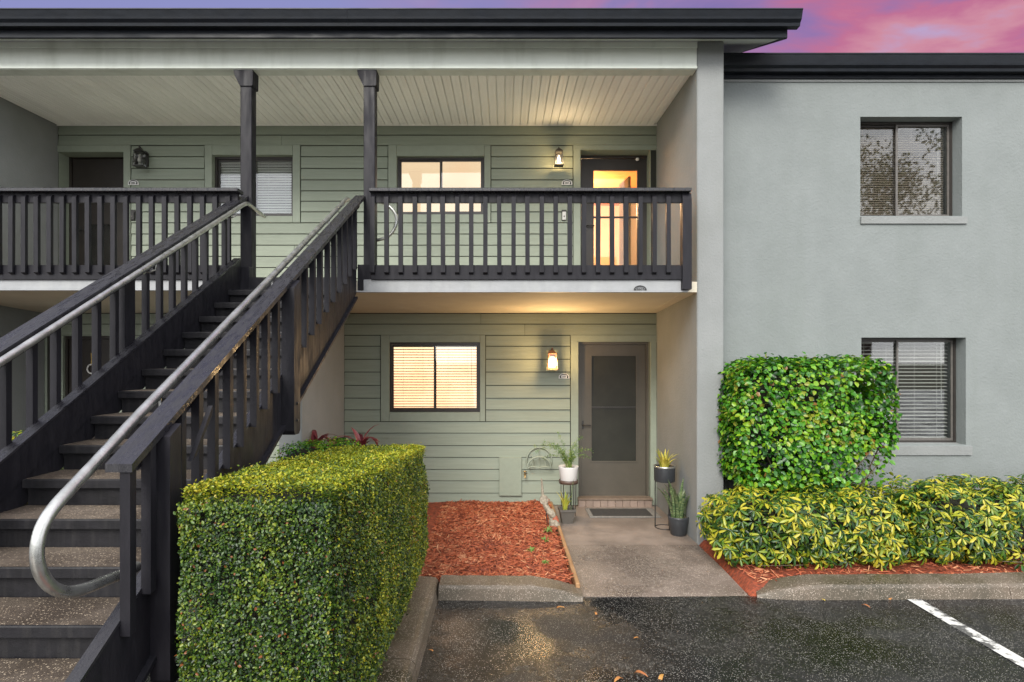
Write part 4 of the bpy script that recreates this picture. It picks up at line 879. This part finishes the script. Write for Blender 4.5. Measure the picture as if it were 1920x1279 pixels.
# left stand, white pot, feathery plant
Y = 7.48; X = fx(1066, Y); t = thing('plant_stand', 'tall thin legged plant stand holding the white pot, left of the taupe door', 'plant stand', (X, Y, 0)); stand(t, .118, .475, False, 4, .009, .5, .045, 'wood', .105)
hp_z = .435
t = thing('potted_plant', 'feathery green plant in a white glazed pot, raised on the thin legged stand', 'potted plant', (X, Y, hp_z))
b = MB(); b.lathe([(0, .0), (.095, .0), (.104, .012), (.124, .185), (.128, .205), (.128, .212), (.119, .212), (.116, .18), (0, .17)], n=32); lpart('pot', b, 'pot_white', t)
b = MB(); b.lathe([(0, .188), (.117, .184)], n=20); lpart('soil', b, 'earth', t)
r = random.Random(5); st = MB(); lp, ln_, ls = [], [], []
for k in range(15):
    az = r.uniform(0, 6.283); le = r.uniform(.22, .50); ln = r.uniform(.1, .75); P = []
    if k < 4: az = 3.14 + r.uniform(-.5, .5); le = r.uniform(.42, .52); ln = r.uniform(.35, .6)
    for i in range(9):
        s = i / 8; a = ln * s * (1 + .8 * s); P.append(Vector((.03 * math.cos(az) + le * s * math.sin(a) * math.cos(az), .03 * math.sin(az) + le * s * math.sin(a) * math.sin(az), .18 + le * s * math.cos(a))))
    st.tube(P, [.0028 * (1 - .7 * i / 8) for i in range(9)], 5)
    for i in range(2, 9):
        for q in range(16): lp.append(P[i] + Vector((r.gauss(0, .016), r.gauss(0, .016), r.gauss(0, .014)))); ln_.append((r.gauss(0, 1), r.gauss(0, 1), r.gauss(0, 1))); ls.append(r.uniform(.012, .026))
lpart('stems', st, 'fern', t)
tag(link('feathery_foliage', leaf_mesh('feathery_foliage', np.array([tuple(p) for p in lp]), np.array(ln_), np.array(ls), 'fern', .28, seed=9), t))
for k in range(3):
    v, f = blade(.16 + .03 * k, .055, .25, 1.2 + 2 * k, .3); o = lpart('leaf', MB().add(v, f, 0, True), 'fern', t); o.location = (.01, -.02, .18)
# small square pot
Y = 7.22; X = fx(1062.5, Y); t = thing('potted_plant', 'small yellow edged snake plant in a square grey pot under the thin legged stand', 'potted plant', (X, Y, 0))
b = MB(); 
def sq(r_, z): return [(-r_, -r_, z), (r_, -r_, z), (r_, r_, z), (-r_, r_, z)]
b.add(sq(.062, 0) + sq(.088, .148) + sq(.098, .150) + sq(.098, .178) + sq(.086, .178) + sq(.084, .15), [(3, 2, 1, 0)] + [(i * 4 + k, i * 4 + (k + 1) % 4, i * 4 + 4 + (k + 1) % 4, i * 4 + 4 + k) for i in range(5) for k in range(4)] + [(20, 21, 22, 23)]); o = lpart('pot', b, 'pot_grey', t); o.rotation_euler.z = .06
leaves_in(t, 11, (-.02, 0, .15), .24, .026, .4, 'snake_y', 3, .035)
v, f = blade(.40, .02, .06, .3, .03); o = lpart('leaf', MB().add(v, f, 0, True), 'snake', t); o.location = (.055, 0, .15)
# right stand and dark pot
Y = 7.0; X = fx(1246, Y); t = thing('plant_stand', 'black metal ring plant stand by the grey side wall, right of the door', 'plant stand', (X, Y, 0)); stand(t, .108, .60, True, 3, .014, 2.9, .03, 'iron')
t = thing('potted_plant', 'golden snake plant in a round slate pot on the black ring stand', 'potted plant', (X, Y, .555))
b = MB(); b.lathe([(0, 0), (.118, 0), (.122, .006), (.124, .165), (.124, .18), (.114, .18), (.112, .15), (0, .15)], n=32); lpart('pot', b, 'pot_dark', t)
b = MB(); b.lathe([(.1245, .163), (.127, .164), (.127, .186), (.118, .186), (.116, .16)], n=32); lpart('rim_liner', b, 'pipe', t)
leaves_in(t, 30, (0, 0, .15), .23, .026, .75, 'snake_y', 12, .05)
Y = 6.72; X = fx(1272, Y); t = thing('potted_plant', 'tall mottled snake plant in a black tapered pot at the foot of the grey pillar', 'potted plant', (X, Y, 0))
b = MB(); b.lathe([(0, 0), (.080, 0), (.086, .008), (.118, .195), (.120, .215), (.112, .215), (.108, .18), (0, .18)], n=32); lpart('pot', b, 'pot_dark', t)
leaves_in(t, 24, (0, 0, .17), .47, .034, .34, 'snake', 21, .08, .12)

# garden ornament
Yo = 6.9; t = thing('garden_ornament', 'weathered cream garden totem of a stick, disc and beads leaning at the walkway edge', 'ornament', (fx(1044, Yo), Yo, .0))
def opx(x, y, dy=0): return px3(x, y, Yo + dy)
part('stake', MB().tube([opx(1043, 1005, -.25), opx(1042, 1000, -.2), opx(1043, 990)], .008, 8), 'iron', t)
part('stick', MB().tube([opx(1015, 897), opx(1016, 905), opx(1018, 931)], [.006, .012, .017], 10), 'orn', t)
b = MB(); b.tube([(fx(1020, Yo), Yo - .028, fz(937, Yo)), (fx(1020, Yo), Yo + .012, fz(937, Yo))], .052, 20); part('disc', b, 'orn', t)
b = MB(); c_ = [opx(1020, 942), opx(1023, 948), opx(1027, 955), opx(1030, 958)]; b.tube(c_, [.028, .032, .036, .03], 12); part('neck', b, 'orn', t)
b = MB(); b.tube([opx(1026, 957), opx(1032, 960), opx(1037, 968), opx(1040, 972)], [.03, .046, .042, .02], 14); part('bead', b, 'orn', t)
b = MB(); b.tube([opx(1034, 962), opx(1040, 972), opx(1046, 984)], [.02, .040, .03], 12); part('bead', b, 'orn_red', t)
b = MB(); b.tube([opx(1028, 958), opx(1034, 972), opx(1040, 984)], [.014, .030, .02], 12); part('bead', b, 'orn', t)
b = MB(); b.tube([opx(1036, 974), opx(1040, 984), opx(1043, 993)], [.050, .066, .048], 14); b.tube([opx(1041, 991), opx(1043, 1000), opx(1044, 1004)], [.046, .030, .010], 12); part('base_cone', b, 'orn', t)
b = MB(); b.tube([opx(1024, 957), opx(1025, 970), opx(1026, 981)], .006, 6); part('hook', b, 'iron', t)
# wreath-like hanger on the door under the stairs
t = thing('door_hanger', 'white ring with a yellow ribbon hanging on the dark door under the stairs', 'door hanger', px3(172, 692, Yd - .02))
b = MB(); b.tube([(.062 * math.cos(a), 0, .062 * math.sin(a)) for a in np.linspace(0, 6.283, 25)], .010, 8, caps=False); lpart('ring', b, 'plastic_white', t)
b = MB(); b.prism([(-.012, .05), (.016, .05), (.020, .13), (.008, .22), (-.008, .22), (-.004, .13)], -.006, .006, 'y'); lpart('ribbon', b, 'yellow', t)

# ------------------------------------------------------------------ box hedge
def hedge_top(y): return 1.455 - (y - 2.6) / 2.7 * .225
def box_hedge():
    r = np.random.default_rng(11); x0, x1, y0, y1 = -1.43, -.70, 2.48, 5.32; n = 150000
    t = thing('box_hedge', 'clipped rectangular box hedge with a yellow-green top beside the stairs', 'hedge', ((x0 + x1) / 2, 3.95, 0))
    areas = np.array([.69 * 1.4 * 1.7, 2.7 * 1.3 * 1.15, .69 * 2.7 * 1.1, 2.7 * 1.3 * .45, .69 * 1.3 * .35]); fc = r.choice(5, n, p=areas / areas.sum()); u, v = r.random(n), r.random(n)
    P = np.zeros((n, 3)); N = np.zeros((n, 3)); yy = y0 + v * (y1 - y0)
    m_ = fc == 0; P[m_] = np.column_stack([x0 + u * (x1 - x0), np.full(n, y0), .06 + v * 1.395])[m_]; N[m_] = (0, -1, 0)
    m_ = fc == 1; P[m_] = np.column_stack([np.full(n, x1), yy, .06 + u * (hedge_top(yy) - .06)])[m_]; N[m_] = (1, 0, 0)
    m_ = fc == 2; P[m_] = np.column_stack([x0 + u * (x1 - x0), yy, hedge_top(yy)])[m_]; N[m_] = (0, 0, 1)
    m_ = fc == 3; P[m_] = np.column_stack([np.full(n, x0), yy, .06 + u * (hedge_top(yy) - .06)])[m_]; N[m_] = (-1, 0, 0)
    m_ = fc == 4; P[m_] = np.column_stack([x0 + u * (x1 - x0), np.full(n, y1), .06 + v * 1.17])[m_]; N[m_] = (0, 1, 0)
    # soften the long edges and wobble the faces
    c = np.array([(x0 + x1) / 2, (y0 + y1) / 2, .7]); hf = np.array([(x1 - x0) / 2, (y1 - y0) / 2, .72]); q = (P - c) / hf; a = np.abs(q)
    e = hf * (1 - np.clip(a, 0, 1)); es = np.sort(e, 1)[:, 1]; rd = np.clip(.07 - es, 0, .07) * 1.15; P -= np.sign(q) * (rd[:, None] ** 2 / .07) * .55 * (e < .075)
    P += N * (.026 * nse(P, 4)[:, None] + .013 * nse(P, 16)[:, None] - np.abs(r.normal(0, .024, n))[:, None] + (r.random(n) < .012)[:, None] * r.uniform(.01, .045, n)[:, None])
    P[:, 0] += np.where(fc == 1, .02 * np.sin(P[:, 2] * 3), 0) + np.where((fc == 1) & (P[:, 2] < .35), -.10 * (.35 - P[:, 2]) / .35, 0)
    keep = (nse(P, 9) > -.93) ; P, N = P[keep], N[keep]; n = len(P)
    size = r.uniform(.0095, .0185, n); NN = N * .9 + np.array([0, -.0, .55])
    off = np.array(t.location); tips = N * .7 + r.normal(size=(n, 3)) * .8 + (0, 0, .3)
    top = (P[:, 2] > hedge_top(P[:, 1]) - .035 - .05 * r.random(n) ** 2) | ((P[:, 0] > x1 - .06) & (r.random(n) < .28 + .3 * nse(P, 4)))  # new growth on top and right edge, coloured to look lit as well
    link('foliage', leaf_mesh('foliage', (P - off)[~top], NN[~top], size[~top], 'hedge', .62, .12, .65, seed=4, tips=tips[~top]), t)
    link('lit_new_growth', leaf_mesh('lit_new_growth', (P - off)[top], NN[top], size[top], 'hedge_new_lit', .62, .12, .65, seed=5, tips=tips[top]), t)
    b = MB(); k = .095; 
    def zc(y): return hedge_top(y) - .095
    vs_ = [(x0 + k, y0 + k, .0), (x1 - k - .08, y0 + k, .0), (x1 - k - .08, y1 - k, .0), (x0 + k, y1 - k, .0), (x0 + k, y0 + k, zc(y0)), (x1 - k, y0 + k, zc(y0)), (x1 - k, y1 - k, zc(y1)), (x0 + k, y1 - k, zc(y1))]
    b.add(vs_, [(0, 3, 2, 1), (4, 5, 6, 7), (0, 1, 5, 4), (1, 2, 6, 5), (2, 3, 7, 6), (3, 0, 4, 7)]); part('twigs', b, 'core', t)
box_hedge()

def blob_points(n, c, hf, p, r, amp=.08, sc=2.2, lo=.86, cutbottom=-1):
    """points in the outer shell of a lumpy superellipsoid with their outward directions"""
    d = r.normal(size=(n, 3)); d /= np.linalg.norm(d, axis=1)[:, None]
    k = (np.abs(d) ** p).sum(1) ** (-1 / p); q = d * k[:, None]
    rad = 1 + amp * nse(q * hf * 2, sc)[:, None] - (1 - lo) * np.abs(r.normal(0, .55, n))[:, None]
    P = c + q * hf * rad; g = np.sign(d) * np.abs(q) ** (p - 1) / hf; g /= np.linalg.norm(g, axis=1)[:, None]
    ok = q[:, 2] > cutbottom
    return P[ok], g[ok]
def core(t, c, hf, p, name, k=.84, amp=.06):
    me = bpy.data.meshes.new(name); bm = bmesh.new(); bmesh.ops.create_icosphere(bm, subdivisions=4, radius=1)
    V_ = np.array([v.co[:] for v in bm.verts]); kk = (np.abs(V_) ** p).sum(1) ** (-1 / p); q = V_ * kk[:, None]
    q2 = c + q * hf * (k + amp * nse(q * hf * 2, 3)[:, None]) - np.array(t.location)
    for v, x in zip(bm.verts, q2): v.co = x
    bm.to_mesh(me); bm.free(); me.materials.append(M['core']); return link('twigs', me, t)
def twig_parts(t, base, tips, m='bark', r0=.012, name='branch'):
    r = random.Random(3)
    for tp in tips:
        a = Vector(base) + Vector((r.uniform(-.15, .15), r.uniform(-.05, .05), 0)); c = Vector(tp); mid = (a + c) / 2 + Vector((r.uniform(-.1, .1), r.uniform(-.06, .06), r.uniform(-.02, .1)))
        part(name, MB().tube(smooth([a, mid, c], 2), [r0 * (1 - .6 * i / 8) for i in range(len(smooth([a, mid, c], 2)))] if True else r0, 6), m, t)

# the tall green shrub: 300 large leaves that can be told apart, the rest as one mass
def place_leaves(t, P, N, size, me_list, count, name, seed, droop=.25):
    """the leaves nearest to the viewer become parts of their own"""
    r = random.Random(seed); off = Vector(t.location)
    for i in range(count):
        nrm = Vector(N[i]) + Vector((r.gauss(0, .35), r.gauss(0, .35), r.gauss(0, .35))); nrm.normalize()
        tp = Vector((r.gauss(0, 1), r.gauss(0, .4), r.gauss(-.35, .7))); tp = (tp - nrm * tp.dot(nrm)).normalized(); bb = nrm.cross(tp)
        Mx = Matrix((tp, bb, nrm)).transposed().to_4x4(); o = link(name, me_list[i % len(me_list)], t); o.matrix_local = Matrix.Translation(Vector(P[i]) - off) @ Mx @ Matrix.Scale(size[i], 4)
def tall_bush():
    r = np.random.default_rng(21); c = np.array([3.18, 6.10, 1.36]); hf = np.array([.96, .56, .70]); n = 11500
    t = thing('shrub', 'tall rounded bright green leafy shrub against the grey wall, partly covering the lower window', 'shrub', (3.1, 6.1, .03))
    P, N = blob_points(n, c, hf, 4.0, r, .075, 2.4, .84)
    thin = (P[:, 0] > 3.65) & (P[:, 2] < 1.05); P, N = P[~(thin & (r.random(len(P)) < .82))], N[~(thin & (r.random(len(N)) < .82))] if False else N
    m = len(P) if len(P) == len(N) else min(len(P), len(N)); 
    return t, P, N, r, c, hf
def tall_bush2():
    r = np.random.default_rng(21); c = np.array([3.155, 6.27, 1.335]); hf = np.array([.80, .40, .665]); n = 17000
    t = thing('shrub', 'tall rounded bright green leafy shrub against the grey wall, partly covering the lower window', 'shrub', (3.1, 6.1, .03))
    P, N = blob_points(n, c, hf, 9, r, .07, 3.2, .82)
    P += (r.random(len(P)) < .02)[:, None] * N * r.uniform(.01, .045, len(P))[:, None]
    drop = ((P[:, 0] > 3.50) & (P[:, 2] < 1.04) & (r.random(len(P)) < .84)) | (nse(P, 5.5) < -.62)
    P, N = P[~drop], N[~drop]; k = P[:, 1] < 6.15; front = np.where(k & (N[:, 1] < -.5))[0]; r.shuffle(front); sel = front[:300]; rest = np.setdiff1d(np.arange(len(P)), sel)
    size = r.uniform(.034, .066, len(P)); off = np.array(t.location)
    meL = [leaf_mesh('leaf', np.zeros((1, 3)), np.array([[0, 0, 1.]]), np.array([1.]), 'bush', a_, .14, 0, seed=k, tips=np.array([[1., 0, 0]])) for k, a_ in enumerate((.62, .72, .80))]
    place_leaves(t, P[sel] + N[sel] * .02, N[sel] * .8 + (0, -.2, .45), size[sel] * 1.1, meL, 300, 'leaf', 5)
    tips = N * .5 + r.normal(size=N.shape) * .7 + (0, 0, -.25)
    o = link('foliage', leaf_mesh('foliage', P[rest] - off, N[rest] * .8 + (0, 0, .5), size[rest], 'bush', .72, .14, .42, seed=6, tips=tips[rest]), t); tag(o, kind='stuff')
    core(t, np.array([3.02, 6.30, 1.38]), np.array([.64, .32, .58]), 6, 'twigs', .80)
    twig_parts(t, (3.3, 6.15, .05), [(2.6, 6.0, 1.2), (3.0, 6.1, 1.5), (3.55, 5.95, .95), (3.8, 5.9, 1.0), (3.9, 6.0, 1.25), (3.65, 5.8, 1.12), (3.4, 5.85, .9)], r0=.014)
tall_bush2()

# variegated hedge: umbrella leaves of seven or eight leaflets
def whorl_mesh(seed, nl=8):
    r = random.Random(seed); pos = []; V_ = []; F_ = []
    T = [(0.12, 0, 0), (.45, .11, .04), (.82, .135, .02), (1.0, 0, -.08), (.82, -.135, .02), (.45, -.11, .04), (.62, 0, -.02)]
    Fc = [(0, 5, 6), (5, 4, 6), (4, 3, 6), (3, 2, 6), (2, 1, 6), (1, 0, 6)]
    for k in range(nl):
        a = 6.283 * k / nl + r.uniform(-.12, .12); L_ = r.uniform(.75, 1.0); dr = r.uniform(.12, .5)
        for x, y, z in T:
            xx = x * L_; V_.append((xx * math.cos(a) - y * L_ * math.sin(a), xx * math.sin(a) + y * L_ * math.cos(a), z * L_ - dr * xx * xx))
        F_ += [tuple(i + k * 7 for i in f) for f in Fc]
    return V_, F_
def variegated(label, c, hf, n_total, seed, nparts, dens_gap=None, z0=.03, group='variegated shrubs'):
    r = np.random.default_rng(seed); t = thing('variegated_shrub', label, 'shrub', (c[0], c[1], z0), group)
    P, N = blob_points(n_total, np.array(c), np.array(hf), 4.5, r, .13, 2.4, .72)
    if dens_gap is not None:
        g0 = np.array(dens_gap[:3]); dd = np.linalg.norm((P - g0) * (1, .7, 1.3), axis=1); ok = ~((dd < dens_gap[3]) & (r.random(len(P)) < .8)); P, N = P[ok], N[ok]
    ok = P[:, 2] > .08; P, N = P[ok], N[ok]
    size = r.uniform(.050, .115, len(P)); variants = []
    for k in range(5):
        V_, F_ = whorl_mesh(seed * 10 + k, 7 + k % 3); variants.append((np.array(V_), np.array(F_)))
    vis = np.where((N[:, 1] < -.35) | (N[:, 2] > .6))[0]; vis = vis[np.argsort(P[vis, 1] - .4 * P[vis, 2] + r.uniform(0, .25, len(vis)))]; sel = vis[:nparts]; rest = np.setdiff1d(np.arange(len(P)), sel)
    meL = []
    for V_, F_ in variants:
        meL.append(np_mesh('leaf', V_, F_.reshape(-1), 3, 'sch_y'))
    rr = random.Random(seed); off = Vector(t.location)
    def orient(i):
        nrm = Vector(N[i]) * .7 + Vector((rr.gauss(0, .3), rr.gauss(0, .3) - .1, .55 + rr.gauss(0, .3))); nrm.normalize(); tp = Vector((rr.gauss(0, 1), rr.gauss(0, 1), rr.gauss(0, 1))); tp = (tp - nrm * tp.dot(nrm)).normalized()
        return tp, nrm.cross(tp), nrm
    for j, i in enumerate(sel):
        a, b_, c_ = orient(i); o = link('leaf', meL[j % 5], t); o.matrix_local = Matrix.Translation(Vector(P[i]) - off) @ Matrix((a, b_, c_)).transposed().to_4x4() @ Matrix.Scale(float(size[i]), 4)
    VV, FL = [], []; cnt = 0
    for j, i in enumerate(rest):
        V_, F_ = variants[j % 5]; a, b_, c_ = orient(i); W = (V_[:, 0:1] * np.array(a) + V_[:, 1:2] * np.array(b_) + V_[:, 2:3] * np.array(c_)) * size[i] + P[i] - np.array(off); VV.append(W); FL.append((F_ + cnt).reshape(-1)); cnt += len(V_)
    o = link('foliage', np_mesh('foliage', np.concatenate(VV), np.concatenate(FL), 3, 'sch_y'), t); tag(o, kind='stuff')
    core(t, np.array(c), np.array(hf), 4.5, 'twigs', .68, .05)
    return t
def zmid(top): return (top + .06) / 2, (top - .06) / 2
za, zh = zmid(.73)
ta = variegated('wide yellow variegated shrub nearest the grey pillar, in front of the tall green shrub', (3.02, 5.78, za), (.98, .42, zh), 1500, 31, 300)
twig_parts(ta, (3.0, 5.6, .06), [(2.5, 5.4, .12), (2.35, 5.42, .1)], r0=.008)
za, zh = zmid(.80)
tb = variegated('yellow variegated shrub with bare twisting stems, beside the white parking line', (4.62, 5.82, za), (.80, .44, zh), 1150, 32, 280, (5.15, 5.42, .36, .36))
twig_parts(tb, (5.05, 5.6, .08), [(4.65, 5.46, .22), (4.6, 5.42, .14), (5.3, 5.42, .5), (5.5, 5.5, .34), (4.9, 5.4, .55), (5.2, 5.38, .3), (4.75, 5.4, .4)], r0=.011)
za, zh = zmid(.84)
tc_ = variegated('greener variegated shrub at the far right edge of the bed, past the bare stems', (6.05, 5.92, za), (.85, .44, zh), 1200, 33, 260, (5.35, 5.5, .3, .22))
za, zh = zmid(.84); variegated('variegated shrub cut off by the right edge of the photo', (7.6, 5.95, za), (.85, .44, zh), 700, 34, 60)
variegated('small yellow-green shrub glimpsed between the balusters on the far left', (-5.5, 6.45, .62), (.55, .36, .56), 420, 35, 60)

# low dark shrub and red plants behind the box hedge
r = np.random.default_rng(41); t = thing('low_shrub', 'low dark green shrub behind the box hedge, under the red plants', 'shrub', (-1.85, 6.2, .03))
P, N = blob_points(9000, np.array([-1.85, 6.1, .60]), np.array([.50, .42, .57]), 3.5, r, .08, 2.5, .85); size = r.uniform(.018, .034, len(P))
link('foliage', leaf_mesh('foliage', P - np.array(t.location), N + (0, 0, .5), size, 'bush', .6, .1, .6, seed=8), t); core(t, np.array([-1.85, 6.1, .60]), np.array([.50, .42, .57]), 3.5, 'twigs', .86)
for k, (px, py, n, L_, lab) in enumerate(((590, 832, 12, .30, 'dark red leafed plant, leftmost of the three against the pale wing wall'), (628, 830, 12, .26, 'red leafed plant, smallest and middle one of the three behind the hedge'), (676, 832, 15, .34, 'pinkish red leafed plant, largest and rightmost of the three behind the hedge'))):
    Y = 6.55; t = thing('red_leafed_plant', lab, 'plant', (fx(px, Y), Y, .03), 'red leafed plants behind the box hedge'); zb = fz(py + 14, Y) - .03
    lpart('stem', MB().tube([(0, 0, 0), (.02, 0, zb * .5), (0, 0, zb + .02)], .010, 6), 'bark', t)
    leaves_in(t, n, (0, 0, zb), L_, .062, .95, 'ti', 50 + k, .02, .5)
# the oak across the car park that the right-hand windows mirror
r = np.random.default_rng(77); t = thing('oak_tree', 'spreading tree across the car park, seen only as a reflection in the upper right window', 'tree', (13.5, -8, -.1))
P, N = [], []
for k in range(26):
    c = np.array([13.5 + r.normal(0, 2.2), -8 + r.normal(0, 1.3), 8.2 + r.normal(0, 1.9)]); p_, n_ = blob_points(230, c, np.array([1.0, .8, .7]), 2.2, r, .2, 2, .5); P.append(p_); N.append(n_)
P, N = np.concatenate(P), np.concatenate(N); tag(link('crown', leaf_mesh('crown', P - np.array(t.location), N, r.uniform(.10, .20, len(P)), 'hedge', .5, .1, 1.0, seed=12), t))
part('trunk', MB().tube([(13.5, -8, -.1), (13.4, -8, 2), (13.6, -8.1, 4), (13.5, -8, 7)], [.32, .25, .2, .1], 12), 'bark', t)
for k in range(7):
    a = k * .9; part('limb', MB().tube(smooth([Vector((13.5, -8, 3.6 + k * .35)), Vector((13.5 + 1.3 * math.cos(a), -8 + .8 * math.sin(a), 5.6 + k * .3)), Vector((13.5 + 2.9 * math.cos(a), -8 + 1.6 * math.sin(a), 7.2 + k * .4))], 2), [.12 - .011 * i for i in range(len(smooth([Vector((0, 0, 0)), Vector((1, 0, 0)), Vector((2, 0, 0))], 2)))], 8), 'bark', t)
# leaves fallen on the ground
def fallen(name_lab, x, y, s, az, k):
    z = asph(x, y) + .004; V_, F_ = blade(s, s * .34, 1.35, az, .2, 5, .3, .12); cx = .0
    t = link('fallen_leaf', MB().add([(a, b_, c_ * .5 + .001) for a, b_, c_ in V_], F_, 0, True).mesh('fallen_leaf', 'fallen')); t.location = (x, y, z); tag(t, name_lab, 'leaf', 'leaves fallen on the wet asphalt')
def gp(px, py, z=AZ): Y = (H - z) * F / (py - CY); return fx(px, Y), Y
for k, (px, py, s, lab) in enumerate(((1044, 1141, .09, 'yellow fallen leaf on the asphalt near the middle kerb'), (1118, 1153, .06, 'small yellowish fallen leaf just below the walkway end'), (1198, 1197, .055, 'yellow-green fallen leaf on the dark oil stained patch'), (1617, 1136, .09, 'pale fallen leaf on the asphalt left of the white line'), (1668, 1126, .07, 'pale fallen leaf touching the start of the white line'), (1547, 1128, .05, 'tiny brown fallen leaf by the right kerb'),
        (1165, 1272, .10, 'reddish fallen leaf at the bottom edge, left of its neighbour'), (1190, 1262, .12, 'long curled red fallen leaf near the bottom edge of the photo'), (1238, 1275, .09, 'orange red fallen leaf at the bottom edge, rightmost of three'), (812, 1222, .05, 'small yellow fallen leaf beside the left kerb'))):
    x, y = gp(px, py); fallen(lab, x, y, s * .8, k * 1.7, k)
# tufts of green on the mulch by the ornament
for k, (px, py, s, lab) in enumerate(((1028, 997, .07, 'yellow-green weed tuft on the mulch nearest the ornament'), (1022, 1015, .08, 'spreading yellow-green weed tuft in the mulch below the ornament'), (996, 1032, .05, 'small weed tuft in the middle of the red mulch'), (1022, 1056, .05, 'weed tuft near the front kerb and timber edging'))):
    x, y = gp(px, py, .05); t = thing('weed_tuft', lab, 'weed', (x, y, .05), 'weed tufts on the red mulch'); leaves_in(t, 9, (0, 0, .0), s, .018, 1.2, 'fern', 70 + k, .03, .4)

# ------------------------------------------------------------------ render
S.render.engine = 'CYCLES'
try:
    S.cycles.max_bounces = 8; S.cycles.transparent_max_bounces = 12; S.cycles.use_denoising = True; S.cycles.sample_clamp_indirect = 6
except Exception: pass
